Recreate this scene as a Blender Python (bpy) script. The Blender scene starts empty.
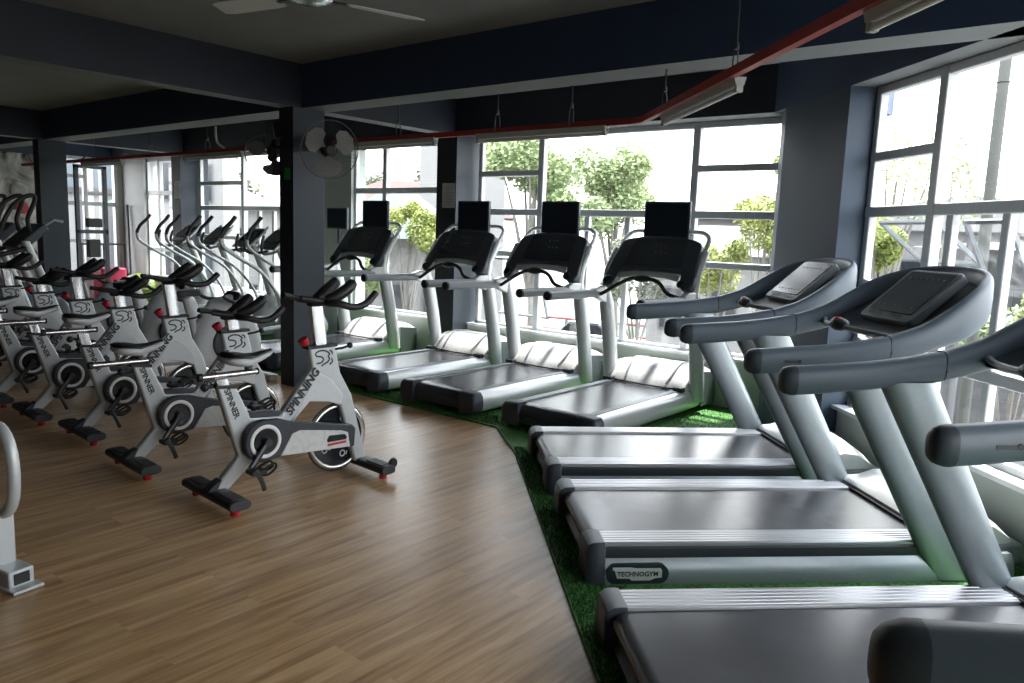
import bpy, bmesh, math, random
from mathutils import Vector, Matrix, noise
random.seed(7)
PI = math.pi
R = math.radians
col = bpy.context.scene.collection
S2 = math.sqrt(.5)

# ------------------------------------------------------------------ materials
def new_mat(name):
    m = bpy.data.materials.new(name); m.use_nodes = True
    nt = m.node_tree; b = nt.nodes['Principled BSDF']
    return m, nt, b

def mat(name, c, rough=.5, metal=0, spec=.5, var=.08, scale=30, coat=0, bump=0, rvar=.08):
    m, nt, b = new_mat(name)
    n = nt.nodes; l = nt.links
    tc = n.new('ShaderNodeTexCoord'); nz = n.new('ShaderNodeTexNoise')
    nz.inputs['Scale'].default_value = scale; nz.inputs['Detail'].default_value = 4
    l.new(tc.outputs['Object'], nz.inputs['Vector'])
    r = n.new('ShaderNodeValToRGB')
    r.color_ramp.elements[0].position = .3; r.color_ramp.elements[1].position = .7
    r.color_ramp.elements[0].color = [x * (1 - var) for x in c] + [1]
    r.color_ramp.elements[1].color = [min(1, x * (1 + var)) for x in c] + [1]
    l.new(nz.outputs['Fac'], r.inputs['Fac']); l.new(r.outputs['Color'], b.inputs['Base Color'])
    mr = n.new('ShaderNodeMapRange'); mr.inputs['To Min'].default_value = max(0, rough - rvar); mr.inputs['To Max'].default_value = min(1, rough + rvar)
    l.new(nz.outputs['Fac'], mr.inputs['Value']); l.new(mr.outputs['Result'], b.inputs['Roughness'])
    b.inputs['Metallic'].default_value = metal
    b.inputs['Specular IOR Level'].default_value = spec
    b.inputs['Coat Weight'].default_value = coat
    b.inputs['Coat Roughness'].default_value = .15
    if bump:
        bp = n.new('ShaderNodeBump'); bp.inputs['Strength'].default_value = bump; bp.inputs['Distance'].default_value = .005
        l.new(nz.outputs['Fac'], bp.inputs['Height']); l.new(bp.outputs['Normal'], b.inputs['Normal'])
    return m

def floor_mat():
    m, nt, b = new_mat('vinyl_plank_floor'); n = nt.nodes; l = nt.links
    tc = n.new('ShaderNodeTexCoord')
    mp = n.new('ShaderNodeMapping'); mp.inputs['Rotation'].default_value = (0, 0, R(90))
    l.new(tc.outputs['Object'], mp.inputs['Vector'])
    br = n.new('ShaderNodeTexBrick'); br.offset = .37
    br.inputs['Scale'].default_value = 1; br.inputs['Brick Width'].default_value = 1.2; br.inputs['Row Height'].default_value = .15
    br.inputs['Mortar Size'].default_value = .0012; br.inputs['Mortar Smooth'].default_value = .3
    br.inputs['Color1'].default_value = (0, 0, 0, 1); br.inputs['Color2'].default_value = (1, 1, 1, 1); br.inputs['Mortar'].default_value = (.3, .3, .3, 1)
    l.new(mp.outputs['Vector'], br.inputs['Vector'])
    # long grain
    mp2 = n.new('ShaderNodeMapping'); mp2.inputs['Scale'].default_value = (14, .9, 1)
    l.new(tc.outputs['Object'], mp2.inputs['Vector'])
    off = n.new('ShaderNodeVectorMath'); off.operation = 'ADD'
    l.new(mp2.outputs['Vector'], off.inputs[0])
    sc = n.new('ShaderNodeVectorMath'); sc.operation = 'SCALE'; sc.inputs['Scale'].default_value = 9
    l.new(br.outputs['Color'], sc.inputs[0]); l.new(sc.outputs['Vector'], off.inputs[1])
    nz = n.new('ShaderNodeTexNoise'); nz.inputs['Scale'].default_value = 1.6; nz.inputs['Detail'].default_value = 7; nz.inputs['Roughness'].default_value = .6; nz.inputs['Distortion'].default_value = .5
    l.new(off.outputs['Vector'], nz.inputs['Vector'])
    rp = n.new('ShaderNodeValToRGB'); e = rp.color_ramp.elements
    e[0].position = .3; e[0].color = (.27, .147, .062, 1)
    e[1].position = .72; e[1].color = (.72, .495, .275, 1)
    x = rp.color_ramp.elements.new(.5); x.color = (.51, .32, .16, 1)
    l.new(nz.outputs['Fac'], rp.inputs['Fac'])
    # plank tone
    hs = n.new('ShaderNodeMixRGB'); hs.blend_type = 'MULTIPLY'; hs.inputs['Fac'].default_value = .45
    r2 = n.new('ShaderNodeValToRGB'); r2.color_ramp.elements[0].color = (.62, .6, .58, 1); r2.color_ramp.elements[1].color = (1, 1, 1, 1)
    l.new(br.outputs['Color'], r2.inputs['Fac']); l.new(rp.outputs['Color'], hs.inputs['Color1']); l.new(r2.outputs['Color'], hs.inputs['Color2'])
    l.new(hs.outputs['Color'], b.inputs['Base Color'])
    mr = n.new('ShaderNodeMapRange'); mr.inputs['To Min'].default_value = .24; mr.inputs['To Max'].default_value = .38
    l.new(nz.outputs['Fac'], mr.inputs['Value']); l.new(mr.outputs['Result'], b.inputs['Roughness'])
    bp = n.new('ShaderNodeBump'); bp.inputs['Strength'].default_value = .12; bp.inputs['Distance'].default_value = .002
    l.new(nz.outputs['Fac'], bp.inputs['Height']); l.new(bp.outputs['Normal'], b.inputs['Normal'])
    b.inputs['Specular IOR Level'].default_value = .55
    return m

def glass_mat(name, tint=(1, 1, 1), gl=.06):
    m, nt, b = new_mat(name); n = nt.nodes; l = nt.links
    n.remove(b)
    tr = n.new('ShaderNodeBsdfTransparent'); tr.inputs['Color'].default_value = (*tint, 1)
    gb = n.new('ShaderNodeBsdfGlossy'); gb.inputs['Roughness'].default_value = .02
    nz = n.new('ShaderNodeTexNoise'); nz.inputs['Scale'].default_value = 3
    mr = n.new('ShaderNodeMapRange'); mr.inputs['To Min'].default_value = gl * .6; mr.inputs['To Max'].default_value = gl * 1.4
    l.new(nz.outputs['Fac'], mr.inputs['Value'])
    mx = n.new('ShaderNodeMixShader'); l.new(mr.outputs['Result'], mx.inputs['Fac'])
    l.new(tr.outputs[0], mx.inputs[1]); l.new(gb.outputs[0], mx.inputs[2])
    l.new(mx.outputs[0], n['Material Output'].inputs['Surface'])
    return m

def mural_mat():
    m, nt, b = new_mat('mural_smoke'); n = nt.nodes; l = nt.links
    tc = n.new('ShaderNodeTexCoord')
    w = n.new('ShaderNodeTexNoise'); w.inputs['Scale'].default_value = 1.7; w.inputs['Detail'].default_value = 6; w.inputs['Distortion'].default_value = 2.2
    l.new(tc.outputs['Object'], w.inputs['Vector'])
    rp = n.new('ShaderNodeValToRGB'); e = rp.color_ramp.elements
    e[0].position = .36; e[0].color = (.03, .03, .03, 1); e[1].position = .62; e[1].color = (.75, .75, .72, 1)
    l.new(w.outputs['Fac'], rp.inputs['Fac']); l.new(rp.outputs['Color'], b.inputs['Base Color'])
    return m

def grass_mat():
    m, nt, b = new_mat('turf_green'); n = nt.nodes; l = nt.links
    tc = n.new('ShaderNodeTexCoord'); nz = n.new('ShaderNodeTexNoise'); nz.inputs['Scale'].default_value = 60; nz.inputs['Detail'].default_value = 6
    l.new(tc.outputs['Object'], nz.inputs['Vector'])
    rp = n.new('ShaderNodeValToRGB'); e = rp.color_ramp.elements
    e[0].position = .35; e[0].color = (.018, .075, .016, 1); e[1].position = .68; e[1].color = (.10, .32, .06, 1)
    l.new(nz.outputs['Fac'], rp.inputs['Fac']); l.new(rp.outputs['Color'], b.inputs['Base Color'])
    b.inputs['Roughness'].default_value = .75
    return m

def belt_mat():
    m, nt, b = new_mat('treadmill_belt'); n = nt.nodes; l = nt.links
    tc = n.new('ShaderNodeTexCoord'); nz = n.new('ShaderNodeTexNoise'); nz.inputs['Scale'].default_value = 260
    l.new(tc.outputs['Object'], nz.inputs['Vector'])
    n2 = n.new('ShaderNodeTexNoise'); n2.inputs['Scale'].default_value = 3; l.new(tc.outputs['Object'], n2.inputs['Vector'])
    rp = n.new('ShaderNodeValToRGB'); rp.color_ramp.elements[0].color = (.045, .045, .05, 1); rp.color_ramp.elements[1].color = (.10, .10, .105, 1)
    l.new(n2.outputs['Fac'], rp.inputs['Fac']); l.new(rp.outputs['Color'], b.inputs['Base Color'])
    b.inputs['Roughness'].default_value = .26; b.inputs['Specular IOR Level'].default_value = .6
    bp = n.new('ShaderNodeBump'); bp.inputs['Strength'].default_value = .12; bp.inputs['Distance'].default_value = .001
    l.new(nz.outputs['Fac'], bp.inputs['Height']); l.new(bp.outputs['Normal'], b.inputs['Normal'])
    return m

def leaf_mat(name, a, c):
    m, nt, b = new_mat(name); n = nt.nodes; l = nt.links
    tc = n.new('ShaderNodeTexCoord'); nz = n.new('ShaderNodeTexNoise'); nz.inputs['Scale'].default_value = 1.3; nz.inputs['Detail'].default_value = 5
    l.new(tc.outputs['Object'], nz.inputs['Vector'])
    rp = n.new('ShaderNodeValToRGB'); rp.color_ramp.elements[0].position = .35; rp.color_ramp.elements[1].position = .65
    rp.color_ramp.elements[0].color = (*a, 1); rp.color_ramp.elements[1].color = (*c, 1)
    l.new(nz.outputs['Fac'], rp.inputs['Fac']); l.new(rp.outputs['Color'], b.inputs['Base Color'])
    b.inputs['Roughness'].default_value = .6
    b.inputs['Transmission Weight'].default_value = 0
    return m

M = dict(
    floor=floor_mat(), turf=grass_mat(), belt=belt_mat(), glass=glass_mat('window_glass'), mural=mural_mat(),
    ceiling=mat('ceiling_grey_paint', (.21, .215, .215), .75, var=.12, scale=2),
    navy=mat('navy_wall_paint', (.028, .050, .105), .6, var=.08, scale=3),
    beam=mat('navy_beam_paint', (.015, .020, .032), .6, var=.1, scale=3),
    beamgrey=mat('grey_blue_pillar_paint', (.042, .066, .100), .6, var=.08, scale=3),
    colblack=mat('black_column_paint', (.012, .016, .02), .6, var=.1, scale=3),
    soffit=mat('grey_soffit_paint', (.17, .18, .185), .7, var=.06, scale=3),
    collit=mat('column_paint_lit_side', (.030, .042, .055), .6, var=.08, scale=3),
    softgreen=mat('pale_green_wall_paint', (.42, .47, .43), .6, var=.05, scale=2),
    offwhite=mat('off_white_wall_paint', (.5, .51, .5), .6, var=.05, scale=2),
    alu=mat('grey_aluminium_frame', (.66, .68, .70), .45, metal=.1, var=.05),
    alulight=mat('pale_aluminium_frame', (.66, .68, .69), .4, metal=.1, var=.05),
    silver=mat('silver_paint', (.50, .515, .53), .34, metal=.55, var=.03, coat=.3),
    tsilver=mat('satin_silver_plastic', (.62, .64, .64), .34, metal=.25, var=.03, coat=.3),
    post=mat('blue_grey_post_paint', (.30, .345, .36), .36, metal=.45, var=.03, coat=.3),
    rail=mat('slate_grey_soft_plastic', (.095, .125, .155), .42, var=.05, scale=200, bump=.02),
    raildark=mat('dark_slate_rubber', (.030, .036, .045), .5, var=.05),
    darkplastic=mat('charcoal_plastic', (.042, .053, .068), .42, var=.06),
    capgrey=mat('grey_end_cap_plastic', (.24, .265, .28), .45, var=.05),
    capslate=mat('slate_cap_plastic', (.050, .064, .080), .45, var=.05),
    midgrey=mat('mid_grey_plastic', (.19, .21, .22), .42, var=.05),
    strip=mat('brushed_aluminium_tread', (.50, .50, .52), .34, metal=.7, var=.02, scale=4, rvar=.02),
    white=mat('white_gloss_plastic', (.60, .61, .61), .28, var=.03, coat=.4),
    frame=mat('bike_frame_silver', (.51, .54, .55), .38, metal=.25, var=.03, coat=.25),
    frameshell=mat('bike_plate_light_grey', (.58, .61, .63), .45, var=.03),
    chrome=mat('chrome_tube', (.75, .76, .77), .24, metal=1, var=.01, rvar=.01, scale=5),
    ringwhite=mat('white_ring_print', (.85, .86, .86), .4, var=.02),
    black=mat('black_rubber', (.012, .012, .014), .5, var=.1),
    blackgloss=mat('black_gloss_plastic', (.010, .012, .016), .22, var=.05),
    screen=mat('dark_screen_glass', (.018, .026, .036), .2, var=.04, spec=.6),
    displaygrey=mat('grey_display_film', (.085, .095, .105), .2, var=.05, spec=.7),
    red=mat('red_plastic', (.45, .012, .03), .4, var=.05),
    redpipe=mat('red_painted_steel', (.40, .055, .05), .45, var=.1, scale=12),
    pink=mat('pink_foam', (.50, .025, .085), .55, var=.05),
    lime=mat('lime_vinyl', (.14, .20, .03), .35, var=.1),
    paper=mat('paper_notice', (.55, .56, .56), .8, var=.05),
    ink=mat('printed_ink_grey', (.2, .2, .22), .8),
    exitgreen=mat('green_sticker', (.02, .30, .05), .5),
    letter=mat('black_lettering', (.015, .016, .02), .5),
    letterlight=mat('pale_lettering', (.6, .62, .62), .5),
    badge=mat('dark_badge', (.02, .028, .036), .35),
    steel=mat('dark_steel', (.06, .063, .068), .4, metal=.7),
    diffuser=mat('fluorescent_tube_off', (.8, .82, .8), .4, var=.02),
    fanblade=mat('translucent_fan_blade', (.28, .275, .26), .4, var=.05),
    asphalt=mat('road_asphalt', (.20, .20, .195), .85, var=.1, scale=.6),
    court=mat('court_green_surface', (.040, .072, .052), .8, var=.06, scale=.4),
    concrete=mat('concrete', (.13, .128, .122), .8, var=.1, scale=1),
    housewall=mat('white_render_wall', (.20, .20, .195), .8, var=.05, scale=.5),
    greywall=mat('grey_render_wall', (.10, .102, .105), .8, var=.08, scale=.5),
    roofred=mat('faded_red_roof_tiles', (.085, .045, .040), .8, var=.2, scale=3),
    roofgrey=mat('grey_roof_tiles', (.058, .056, .055), .8, var=.2, scale=3),
    roofteal=mat('teal_metal_roof', (.045, .078, .076), .6, var=.08, scale=1),
    bluetower=mat('blue_glass_facade', (.08, .105, .125), .4, var=.2, scale=.2),
    darkwin=mat('dark_window_glass', (.02, .025, .03), .15),
    bark=mat('tree_bark', (.17, .16, .14), .9, var=.2, scale=6),
    pole=mat('weathered_pole', (.075, .08, .07), .8, var=.12, scale=2),
    leafa=leaf_mat('leaf_mid_green', (.19, .25, .11), (.36, .43, .23)),
    leafb=leaf_mat('leaf_yellow_green', (.18, .22, .045), (.33, .36, .11)),
    leafc=leaf_mat('leaf_dusty_green', (.10, .115, .075), (.18, .195, .135)),
    car=mat('dark_car_paint', (.03, .06, .05), .2, coat=1),
    blackkerb=mat('black_kerb_paint', (.03, .03, .03), .8),
)

# ------------------------------------------------------------------ mesh builder
class MB:
    def __init__(s): s.v = []; s.f = []; s.m = []
    def add(s, vs, fs, mi=0):
        o = len(s.v); s.v += [tuple(v) for v in vs]
        for f in fs: s.f.append(tuple(i + o for i in f)); s.m.append(mi)
        return s
    def box(s, c, d, rz=0, rot=None, mi=0):
        hx, hy, hz = d[0] / 2, d[1] / 2, d[2] / 2
        m = rot if rot is not None else Matrix.Rotation(rz, 3, 'Z')
        vs = [Vector(c) + m @ Vector((x * hx, y * hy, z * hz)) for z in (-1, 1) for y in (-1, 1) for x in (-1, 1)]
        return s.add(vs, [(0, 2, 3, 1), (4, 5, 7, 6), (0, 1, 5, 4), (2, 6, 7, 3), (0, 4, 6, 2), (1, 3, 7, 5)], mi)
    def loft(s, rings, caps=True, mi=0, closed=False):
        n = len(rings[0]); vs = [v for r in rings for v in r]; fs = []
        K = len(rings)
        for i in range(K if closed else K - 1):
            a = i * n; b = ((i + 1) % K) * n
            for j in range(n):
                k = (j + 1) % n; fs.append((a + j, a + k, b + k, b + j))
        if caps and not closed:
            fs.append(tuple(range(n - 1, -1, -1))); fs.append(tuple((K - 1) * n + j for j in range(n)))
        return s.add(vs, fs, mi)
    def tube(s, pts, r, n=10, mi=0, sx=1, sy=1, closed=False, up=None, caps=True):
        pts = [Vector(p) for p in pts]; K = len(pts)
        rs = r if isinstance(r, (list, tuple)) else [r] * K
        tg = []
        for i in range(K):
            if closed: t = pts[(i + 1) % K] - pts[i - 1]
            elif i == 0: t = pts[1] - pts[0]
            elif i == K - 1: t = pts[-1] - pts[-2]
            else: t = (pts[i + 1] - pts[i]).normalized() + (pts[i] - pts[i - 1]).normalized()
            tg.append(t.normalized())
        u = Vector(up) if up else (Vector((0, 0, 1)) if abs(tg[0].z) < .9 else Vector((1, 0, 0)))
        rings = []
        for i in range(K):
            t = tg[i]
            u = (u - t * u.dot(t))
            if u.length < 1e-4: u = t.orthogonal()
            u.normalize(); w = t.cross(u)
            rings.append([pts[i] + (u * math.cos(a) * sx + w * math.sin(a) * sy) * rs[i] for a in [2 * PI * k / n for k in range(n)]])
        return s.loft(rings, mi=mi, closed=closed, caps=caps)
    def prism(s, poly, t0, t1, fn=None, mi=0):
        """poly of (a,b); fn(a,b,t)->xyz ; default a=x, b=z, t=y"""
        fn = fn or (lambda a, b, t: (a, t, b))
        n = len(poly)
        vs = [fn(a, b, t0) for a, b in poly] + [fn(a, b, t1) for a, b in poly]
        fs = [tuple(range(n)), tuple(range(2 * n - 1, n - 1, -1))]
        for j in range(n):
            k = (j + 1) % n; fs.append((j, j + n, k + n, k))
        return s.add(vs, fs, mi)
    def disc(s, c, ax, r, h, n=24, mi=0, r2=None):
        c = Vector(c); ax = Vector(ax).normalized()
        return s.tube([c - ax * h / 2, c + ax * h / 2], [r, r2 if r2 is not None else r], n, mi)
    def torus(s, c, ax, R_, r, n=28, k=8, mi=0, sx=1, sy=1):
        c = Vector(c); ax = Vector(ax).normalized(); u = ax.orthogonal().normalized(); w = ax.cross(u)
        rings = []
        for i in range(n):
            a = 2 * PI * i / n; d = u * math.cos(a) + w * math.sin(a)
            rings.append([c + d * (R_ + r * sx * math.cos(b)) + ax * r * sy * math.sin(b) for b in [2 * PI * j / k for j in range(k)]])
        return s.loft(rings, closed=True, mi=mi)
    def ball(s, c, r, n=12, mi=0, sc=(1, 1, 1)):
        rings = []
        for i in range(1, n):
            th = PI * i / n
            rings.append([(c[0] + r * sc[0] * math.sin(th) * math.cos(2 * PI * j / n), c[1] + r * sc[1] * math.sin(th) * math.sin(2 * PI * j / n), c[2] + r * sc[2] * math.cos(th)) for j in range(n)])
        return s.loft(rings, mi=mi)
    def mesh(s, name, mats, smooth=30):
        me = bpy.data.meshes.new(name); me.from_pydata(s.v, [], s.f)
        for m in (mats if isinstance(mats, (list, tuple)) else [mats]): me.materials.append(m)
        for p, mi in zip(me.polygons, s.m): p.material_index = mi
        bm = bmesh.new(); bm.from_mesh(me); bmesh.ops.recalc_face_normals(bm, faces=bm.faces); bm.to_mesh(me); bm.free()
        if smooth:
            me.shade_smooth(); me.set_sharp_from_angle(angle=R(smooth))
        return me
    def build(s, name, mats, parent=None, bevel=0, seg=2, smooth=30, label=None, kind=None):
        me = s.mesh(name, mats, smooth)
        o = bpy.data.objects.new(name, me); col.objects.link(o)
        if parent is not None: o.parent = parent
        if bevel:
            b = o.modifiers.new('edge', 'BEVEL'); b.width = bevel; b.segments = seg; b.limit_method = 'ANGLE'; b.angle_limit = R(35)
        if label: o['label'] = label
        if kind: o['kind'] = kind
        return o

def box(name, c, d, m, parent=None, bevel=0, rz=0, kind=None):
    return MB().box(c, d, rz).build(name, m, parent, bevel, kind=kind)

def tag(o, label, cat, group=None, kind=None):
    if label: o['label'] = label
    if cat: o['category'] = cat
    if group: o['group'] = group
    if kind: o['kind'] = kind
    return o

def empty(name, loc=(0, 0, 0), rz=0, kind=None):
    o = bpy.data.objects.new(name, None); col.objects.link(o); o.location = loc; o.rotation_euler = (0, 0, rz); o.empty_display_size = .2
    if kind: o['kind'] = kind
    return o

def kids(o): return [c for c in bpy.data.objects if c.parent == o]
def copy_tree(o, parent=None):
    c = o.copy(); col.objects.link(c); c.parent = parent
    for ch in kids(o): copy_tree(ch, c)
    return c

def text_mb(s, size, depth=.001, bold=0, shear=0, spacing=1):
    cu = bpy.data.curves.new('txt', 'FONT'); cu.body = s; cu.size = size; cu.extrude = depth / 2; cu.offset = bold; cu.shear = shear
    cu.align_x = 'CENTER'; cu.align_y = 'CENTER'; cu.space_character = spacing; cu.resolution_u = 2
    o = bpy.data.objects.new('txt', cu); col.objects.link(o)
    dg = bpy.context.evaluated_depsgraph_get(); me = bpy.data.meshes.new_from_object(o.evaluated_get(dg))
    vs = [v.co.copy() for v in me.vertices]; fs = [tuple(p.vertices) for p in me.polygons]
    bpy.data.objects.remove(o); bpy.data.curves.remove(cu); bpy.data.meshes.remove(me)
    return vs, fs
def put_text(s, size, origin, xdir, ydir, **k):
    vs, fs = text_mb(s, size, **k)
    x = Vector(xdir).normalized(); y = Vector(ydir).normalized(); z = x.cross(y); o = Vector(origin)
    mb = MB(); mb.add([o + x * v.x + y * v.y + z * v.z for v in vs], fs); return mb

def rrect(w, h, r, n=4, cx=0, cy=0):
    out = []
    for sx, sy, a0 in ((1, 1, 0), (-1, 1, 90), (-1, -1, 180), (1, -1, 270)):
        for i in range(n + 1):
            a = R(a0 + 90 * i / n); out.append((cx + sx * (w / 2 - r) + r * math.cos(a), cy + sy * (h / 2 - r) + r * math.sin(a)))
    return out

def catmull(pts, n=5):
    out = []
    P = [tuple(pts[0])] + [tuple(p) for p in pts] + [tuple(pts[-1])]
    for i in range(1, len(P) - 2):
        for k in range(n):
            t = k / n; out.append(tuple(.5 * ((2 * P[i][d]) + (-P[i - 1][d] + P[i + 1][d]) * t + (2 * P[i - 1][d] - 5 * P[i][d] + 4 * P[i + 1][d] - P[i + 2][d]) * t * t + (-P[i - 1][d] + 3 * P[i][d] - 3 * P[i + 1][d] + P[i + 2][d]) * t ** 3) for d in range(len(P[0]))))
    out.append(tuple(pts[-1])); return out

# ------------------------------------------------------------------ room shell
ZB, ZC = 2.54, 2.92
CW = 4.03            # x + y = CW : inner face of the slanted window wall (u = 2.85)
XL, YB = -14.4, -5.0
fl_poly = [(XL, YB), (4.9, YB), (4.9, CW - 4.9), (CW - 6.5, 6.5), (XL, 6.5)]
MB().prism(fl_poly, -.2, 0, lambda a, b, t: (a, b, t)).build('floor', M['floor'], kind='structure', smooth=0)
out_poly = [(XL - .3, YB - .3), (5.2, YB - .3), (5.2, 4.45 - 5.2), (4.45 - 6.9, 6.9), (XL - .3, 6.9)]
MB().prism(out_poly, ZC, ZC + .2, lambda a, b, t: (a, b, t)).build('ceiling', M['ceiling'], kind='structure', smooth=0)
# turf under the treadmills
TE = .585 / S2
turf_poly = [(-12.6, 4.45), (-3.72, 4.45), (TE - 4.02, 4.02), (1.2, TE - 1.2), (2.6, TE - 2.6), (CW - .02, .0), (CW - .02 - 5.46, 5.46), (-1.66, 5.50), (-2.32, 6.16), (-2.42, 6.35), (-2.42, 6.49), (-5.92, 6.49), (-5.92, 6.26), (-6.24, 6.26), (-6.24, 6.49), (-11.89, 6.49), (-11.89, 6.26), (-12.19, 6.26), (-12.19, 6.49), (-12.6, 6.49)]
turf = MB().prism(turf_poly, .0005, .012, lambda a, b, t: (a, b, t))
tb = turf
rg = random.Random(3)
def blade(x, y, h):
    a = rg.random() * PI; w = .0022; dx, dy = math.cos(a) * w, math.sin(a) * w; lx, ly = (rg.random() - .5) * .016, (rg.random() - .5) * .016
    tb.add([(x - dx, y - dy, .011), (x + dx, y + dy, .011), (x + lx, y + ly, h)], [(0, 1, 2)])
for i in range(26000):     # strip in front of the slanted row
    u = .59 + rg.random() * .28; v = .9 + rg.random() * 4.3
    if rg.random() > 1.35 - u: continue
    blade((u - v) * S2, (u + v) * S2, .022 + rg.random() * .014)
for i in range(12000):
    blade(-6 + rg.random() * 2.7, 4.46 + rg.random() * .25, .02 + rg.random() * .014)
for i in range(9000):
    x, y = -2.85 + rg.random() * 1.3, 4.5 + rg.random() * 1.9
    if x + y < CW - .1: blade(x, y, .02 + rg.random() * .012)
tag(tb.build('artificial_turf', M['turf'], smooth=0), 'bright green artificial turf laid under the treadmills', 'turf', kind='stuff')

# plain walls
def wall(name, c, d, m, rz=0): return box(name, c, d, m, rz=rz, kind='structure')
wall('wall_rear', ((XL + 4.9) / 2, YB - .1, 1.46), (19.3, .2, 2.92), M['beamgrey'])
wall('wall_side', (5.0, -2.9, 1.46), (.2, 4.6, 2.92), M['beamgrey'])
# end wall (x = XL), windows between y 5.3 and 6.4
wall('wall_end', (XL - .1, 0.05, 1.46), (.2, 10.1, 2.92), M['beamgrey'])
wall('wall_end', (XL - .1, 5.75, .24), (.2, 1.3, .48), M['offwhite'])
wall('wall_end', (XL - .1, 6.45, 1.27), (.2, .10, 2.54), M['offwhite'])
wall('wall_end', (XL - .1, 5.8, 2.73), (.2, 1.4, .38), M['navy'])
# long window wall y = 6.5 : sill walls, solid pieces, head beam
def sill(name, x0, x1, h=.44, m='softgreen'):
    wall(name, ((x0 + x1) / 2, 6.62, h / 2), (x1 - x0, .24, h), M[m])
sill('wall_window_side', XL, -12.18, .52, 'offwhite'); sill('wall_window_side', -11.9, -6.2); sill('wall_window_side', -5.92, -2.40)
wall('wall_window_side', (-14.0, 6.62, 1.5), (.8, .24, 2.1), M['offwhite'])
wall('wall_window_side', (-8.45, 6.62, 1.5), (.9, .24, 2.14), M['softgreen'])
MB().box(((XL - 2.4) / 2, 6.6, (ZB + ZC) / 2), (12.1, .56, ZC - ZB)).build('beam', M['beam'], kind='structure')
# slanted window wall (u,v) frame helper
def uv(u, v): return ((u - v) * S2, (u + v) * S2)
def wbox(name, u0, u1, v0, v1, z0, z1, m, parent=None, bevel=0, kind=None):
    p = [uv(u0, v0), uv(u1, v0), uv(u1, v1), uv(u0, v1)]
    return MB().prism(p, z0, z1, lambda a, b, t: (a, b, t)).build(name, M[m] if isinstance(m, str) else m, parent, bevel, smooth=0, kind=kind)
wbox('wall_slanted', 2.85, 3.05, -4.05, 5.03, 0, .36, 'softgreen', kind='structure')
wbox('beam', 2.73, 3.12, -4.3, 5.6, ZB, ZC, 'navy', kind='structure')
wbox('wall_slanted', 2.85, 3.05, -4.05, -3.6, .36, ZB, 'beamgrey', kind='structure')
# corner pillar
cp = [(-2.40, 6.74), (-2.40, 6.36), (-2.30, 6.17), uv(2.73, 5.03), uv(2.97, 5.03), (-1.95, 6.74)]
MB().prism(cp, 0, ZB, lambda a, b, t: (a, b, t)).build('pillar', M['beamgrey'], kind='structure', smooth=0)
MB().prism([(-2.45, 6.32), (-1.99, 5.86), uv(2.73, 5.55), uv(3.12, 5.55), (-1.7, 6.9), (-2.45, 6.9)], ZB, ZC, lambda a, b, t: (a, b, t)).build('beam', M['navy'], kind='structure', smooth=0)
# beams across the room
MB().box((-6.9, 4.46, (ZB + ZC) / 2), (15.0 + .0, .29, ZC - ZB)).build('beam', M['navy'], kind='structure')
for bx in (-6.10, -11.98):
    MB().box((bx, -.34, (ZB + ZC) / 2), (.2, 9.3, ZC - ZB)).build('beam', M['beam'], kind='structure')
    MB().box((bx, 5.46, (ZB + ZC) / 2), (.2, 1.7, ZC - ZB)).build('beam', M['beam'], kind='structure')
MB().box((-4.0, -1.2, (ZB + ZC) / 2), (17.0, .3, ZC - ZB)).build('beam', M['beam'], kind='structure')
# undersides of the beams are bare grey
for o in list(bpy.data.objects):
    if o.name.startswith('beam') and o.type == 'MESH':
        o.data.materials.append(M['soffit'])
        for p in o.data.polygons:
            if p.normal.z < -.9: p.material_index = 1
# columns : black, with window light on one side put in as a lighter colour
def column(x0, x1, y0, y1, z1=ZB):
    mb = MB(); mb.box(((x0 + x1) / 2, (y0 + y1) / 2, z1 / 2), (x1 - x0, y1 - y0, z1))
    o = mb.build('column', [M['colblack'], M['collit']], kind='structure', smooth=0)
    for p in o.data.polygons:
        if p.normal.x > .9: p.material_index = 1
    return o
column(-6.2, -5.99, 4.21, 4.55)
column(-12.08, -11.88, 4.25, 4.6)
column(-6.23, -5.93, 6.27, 6.74)
column(-12.18, -11.9, 6.27, 6.74)

# ------------------------------------------------------------------ windows
def window(name, O, dx, outw, segs, m='alu'):
    """O origin (x,y) at s=0; dx unit along; outw unit outward. segs: list of ('v',s0,s1,z0,z1[,d]) bars; panes list"""
    e = empty(name, (0, 0, 0), kind='structure')
    f = MB()
    for b in segs:
        s0, s1, z0, z1 = b[:4]; d = b[4] if len(b) > 4 else .055; of = b[5] if len(b) > 5 else 0
        c = (O[0] + dx[0] * (s0 + s1) / 2 + outw[0] * of, O[1] + dx[1] * (s0 + s1) / 2 + outw[1] * of, (z0 + z1) / 2)
        f.box(c, (abs(s1 - s0), d, z1 - z0), rz=math.atan2(dx[1], dx[0]))
    o = f.build('window_frame', M[m], e, bevel=.006, seg=1); o['kind'] = 'structure'
    return e
def pane(e, O, dx, outw, s0, s1, z0, z1, of=.01):
    c = (O[0] + dx[0] * (s0 + s1) / 2 + outw[0] * of, O[1] + dx[1] * (s0 + s1) / 2 + outw[1] * of, (z0 + z1) / 2)
    p = MB().box(c, (s1 - s0, .006, z1 - z0), rz=math.atan2(dx[1], dx[0])).build('window_pane', M['glass'], e, smooth=0); p['kind'] = 'structure'

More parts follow.
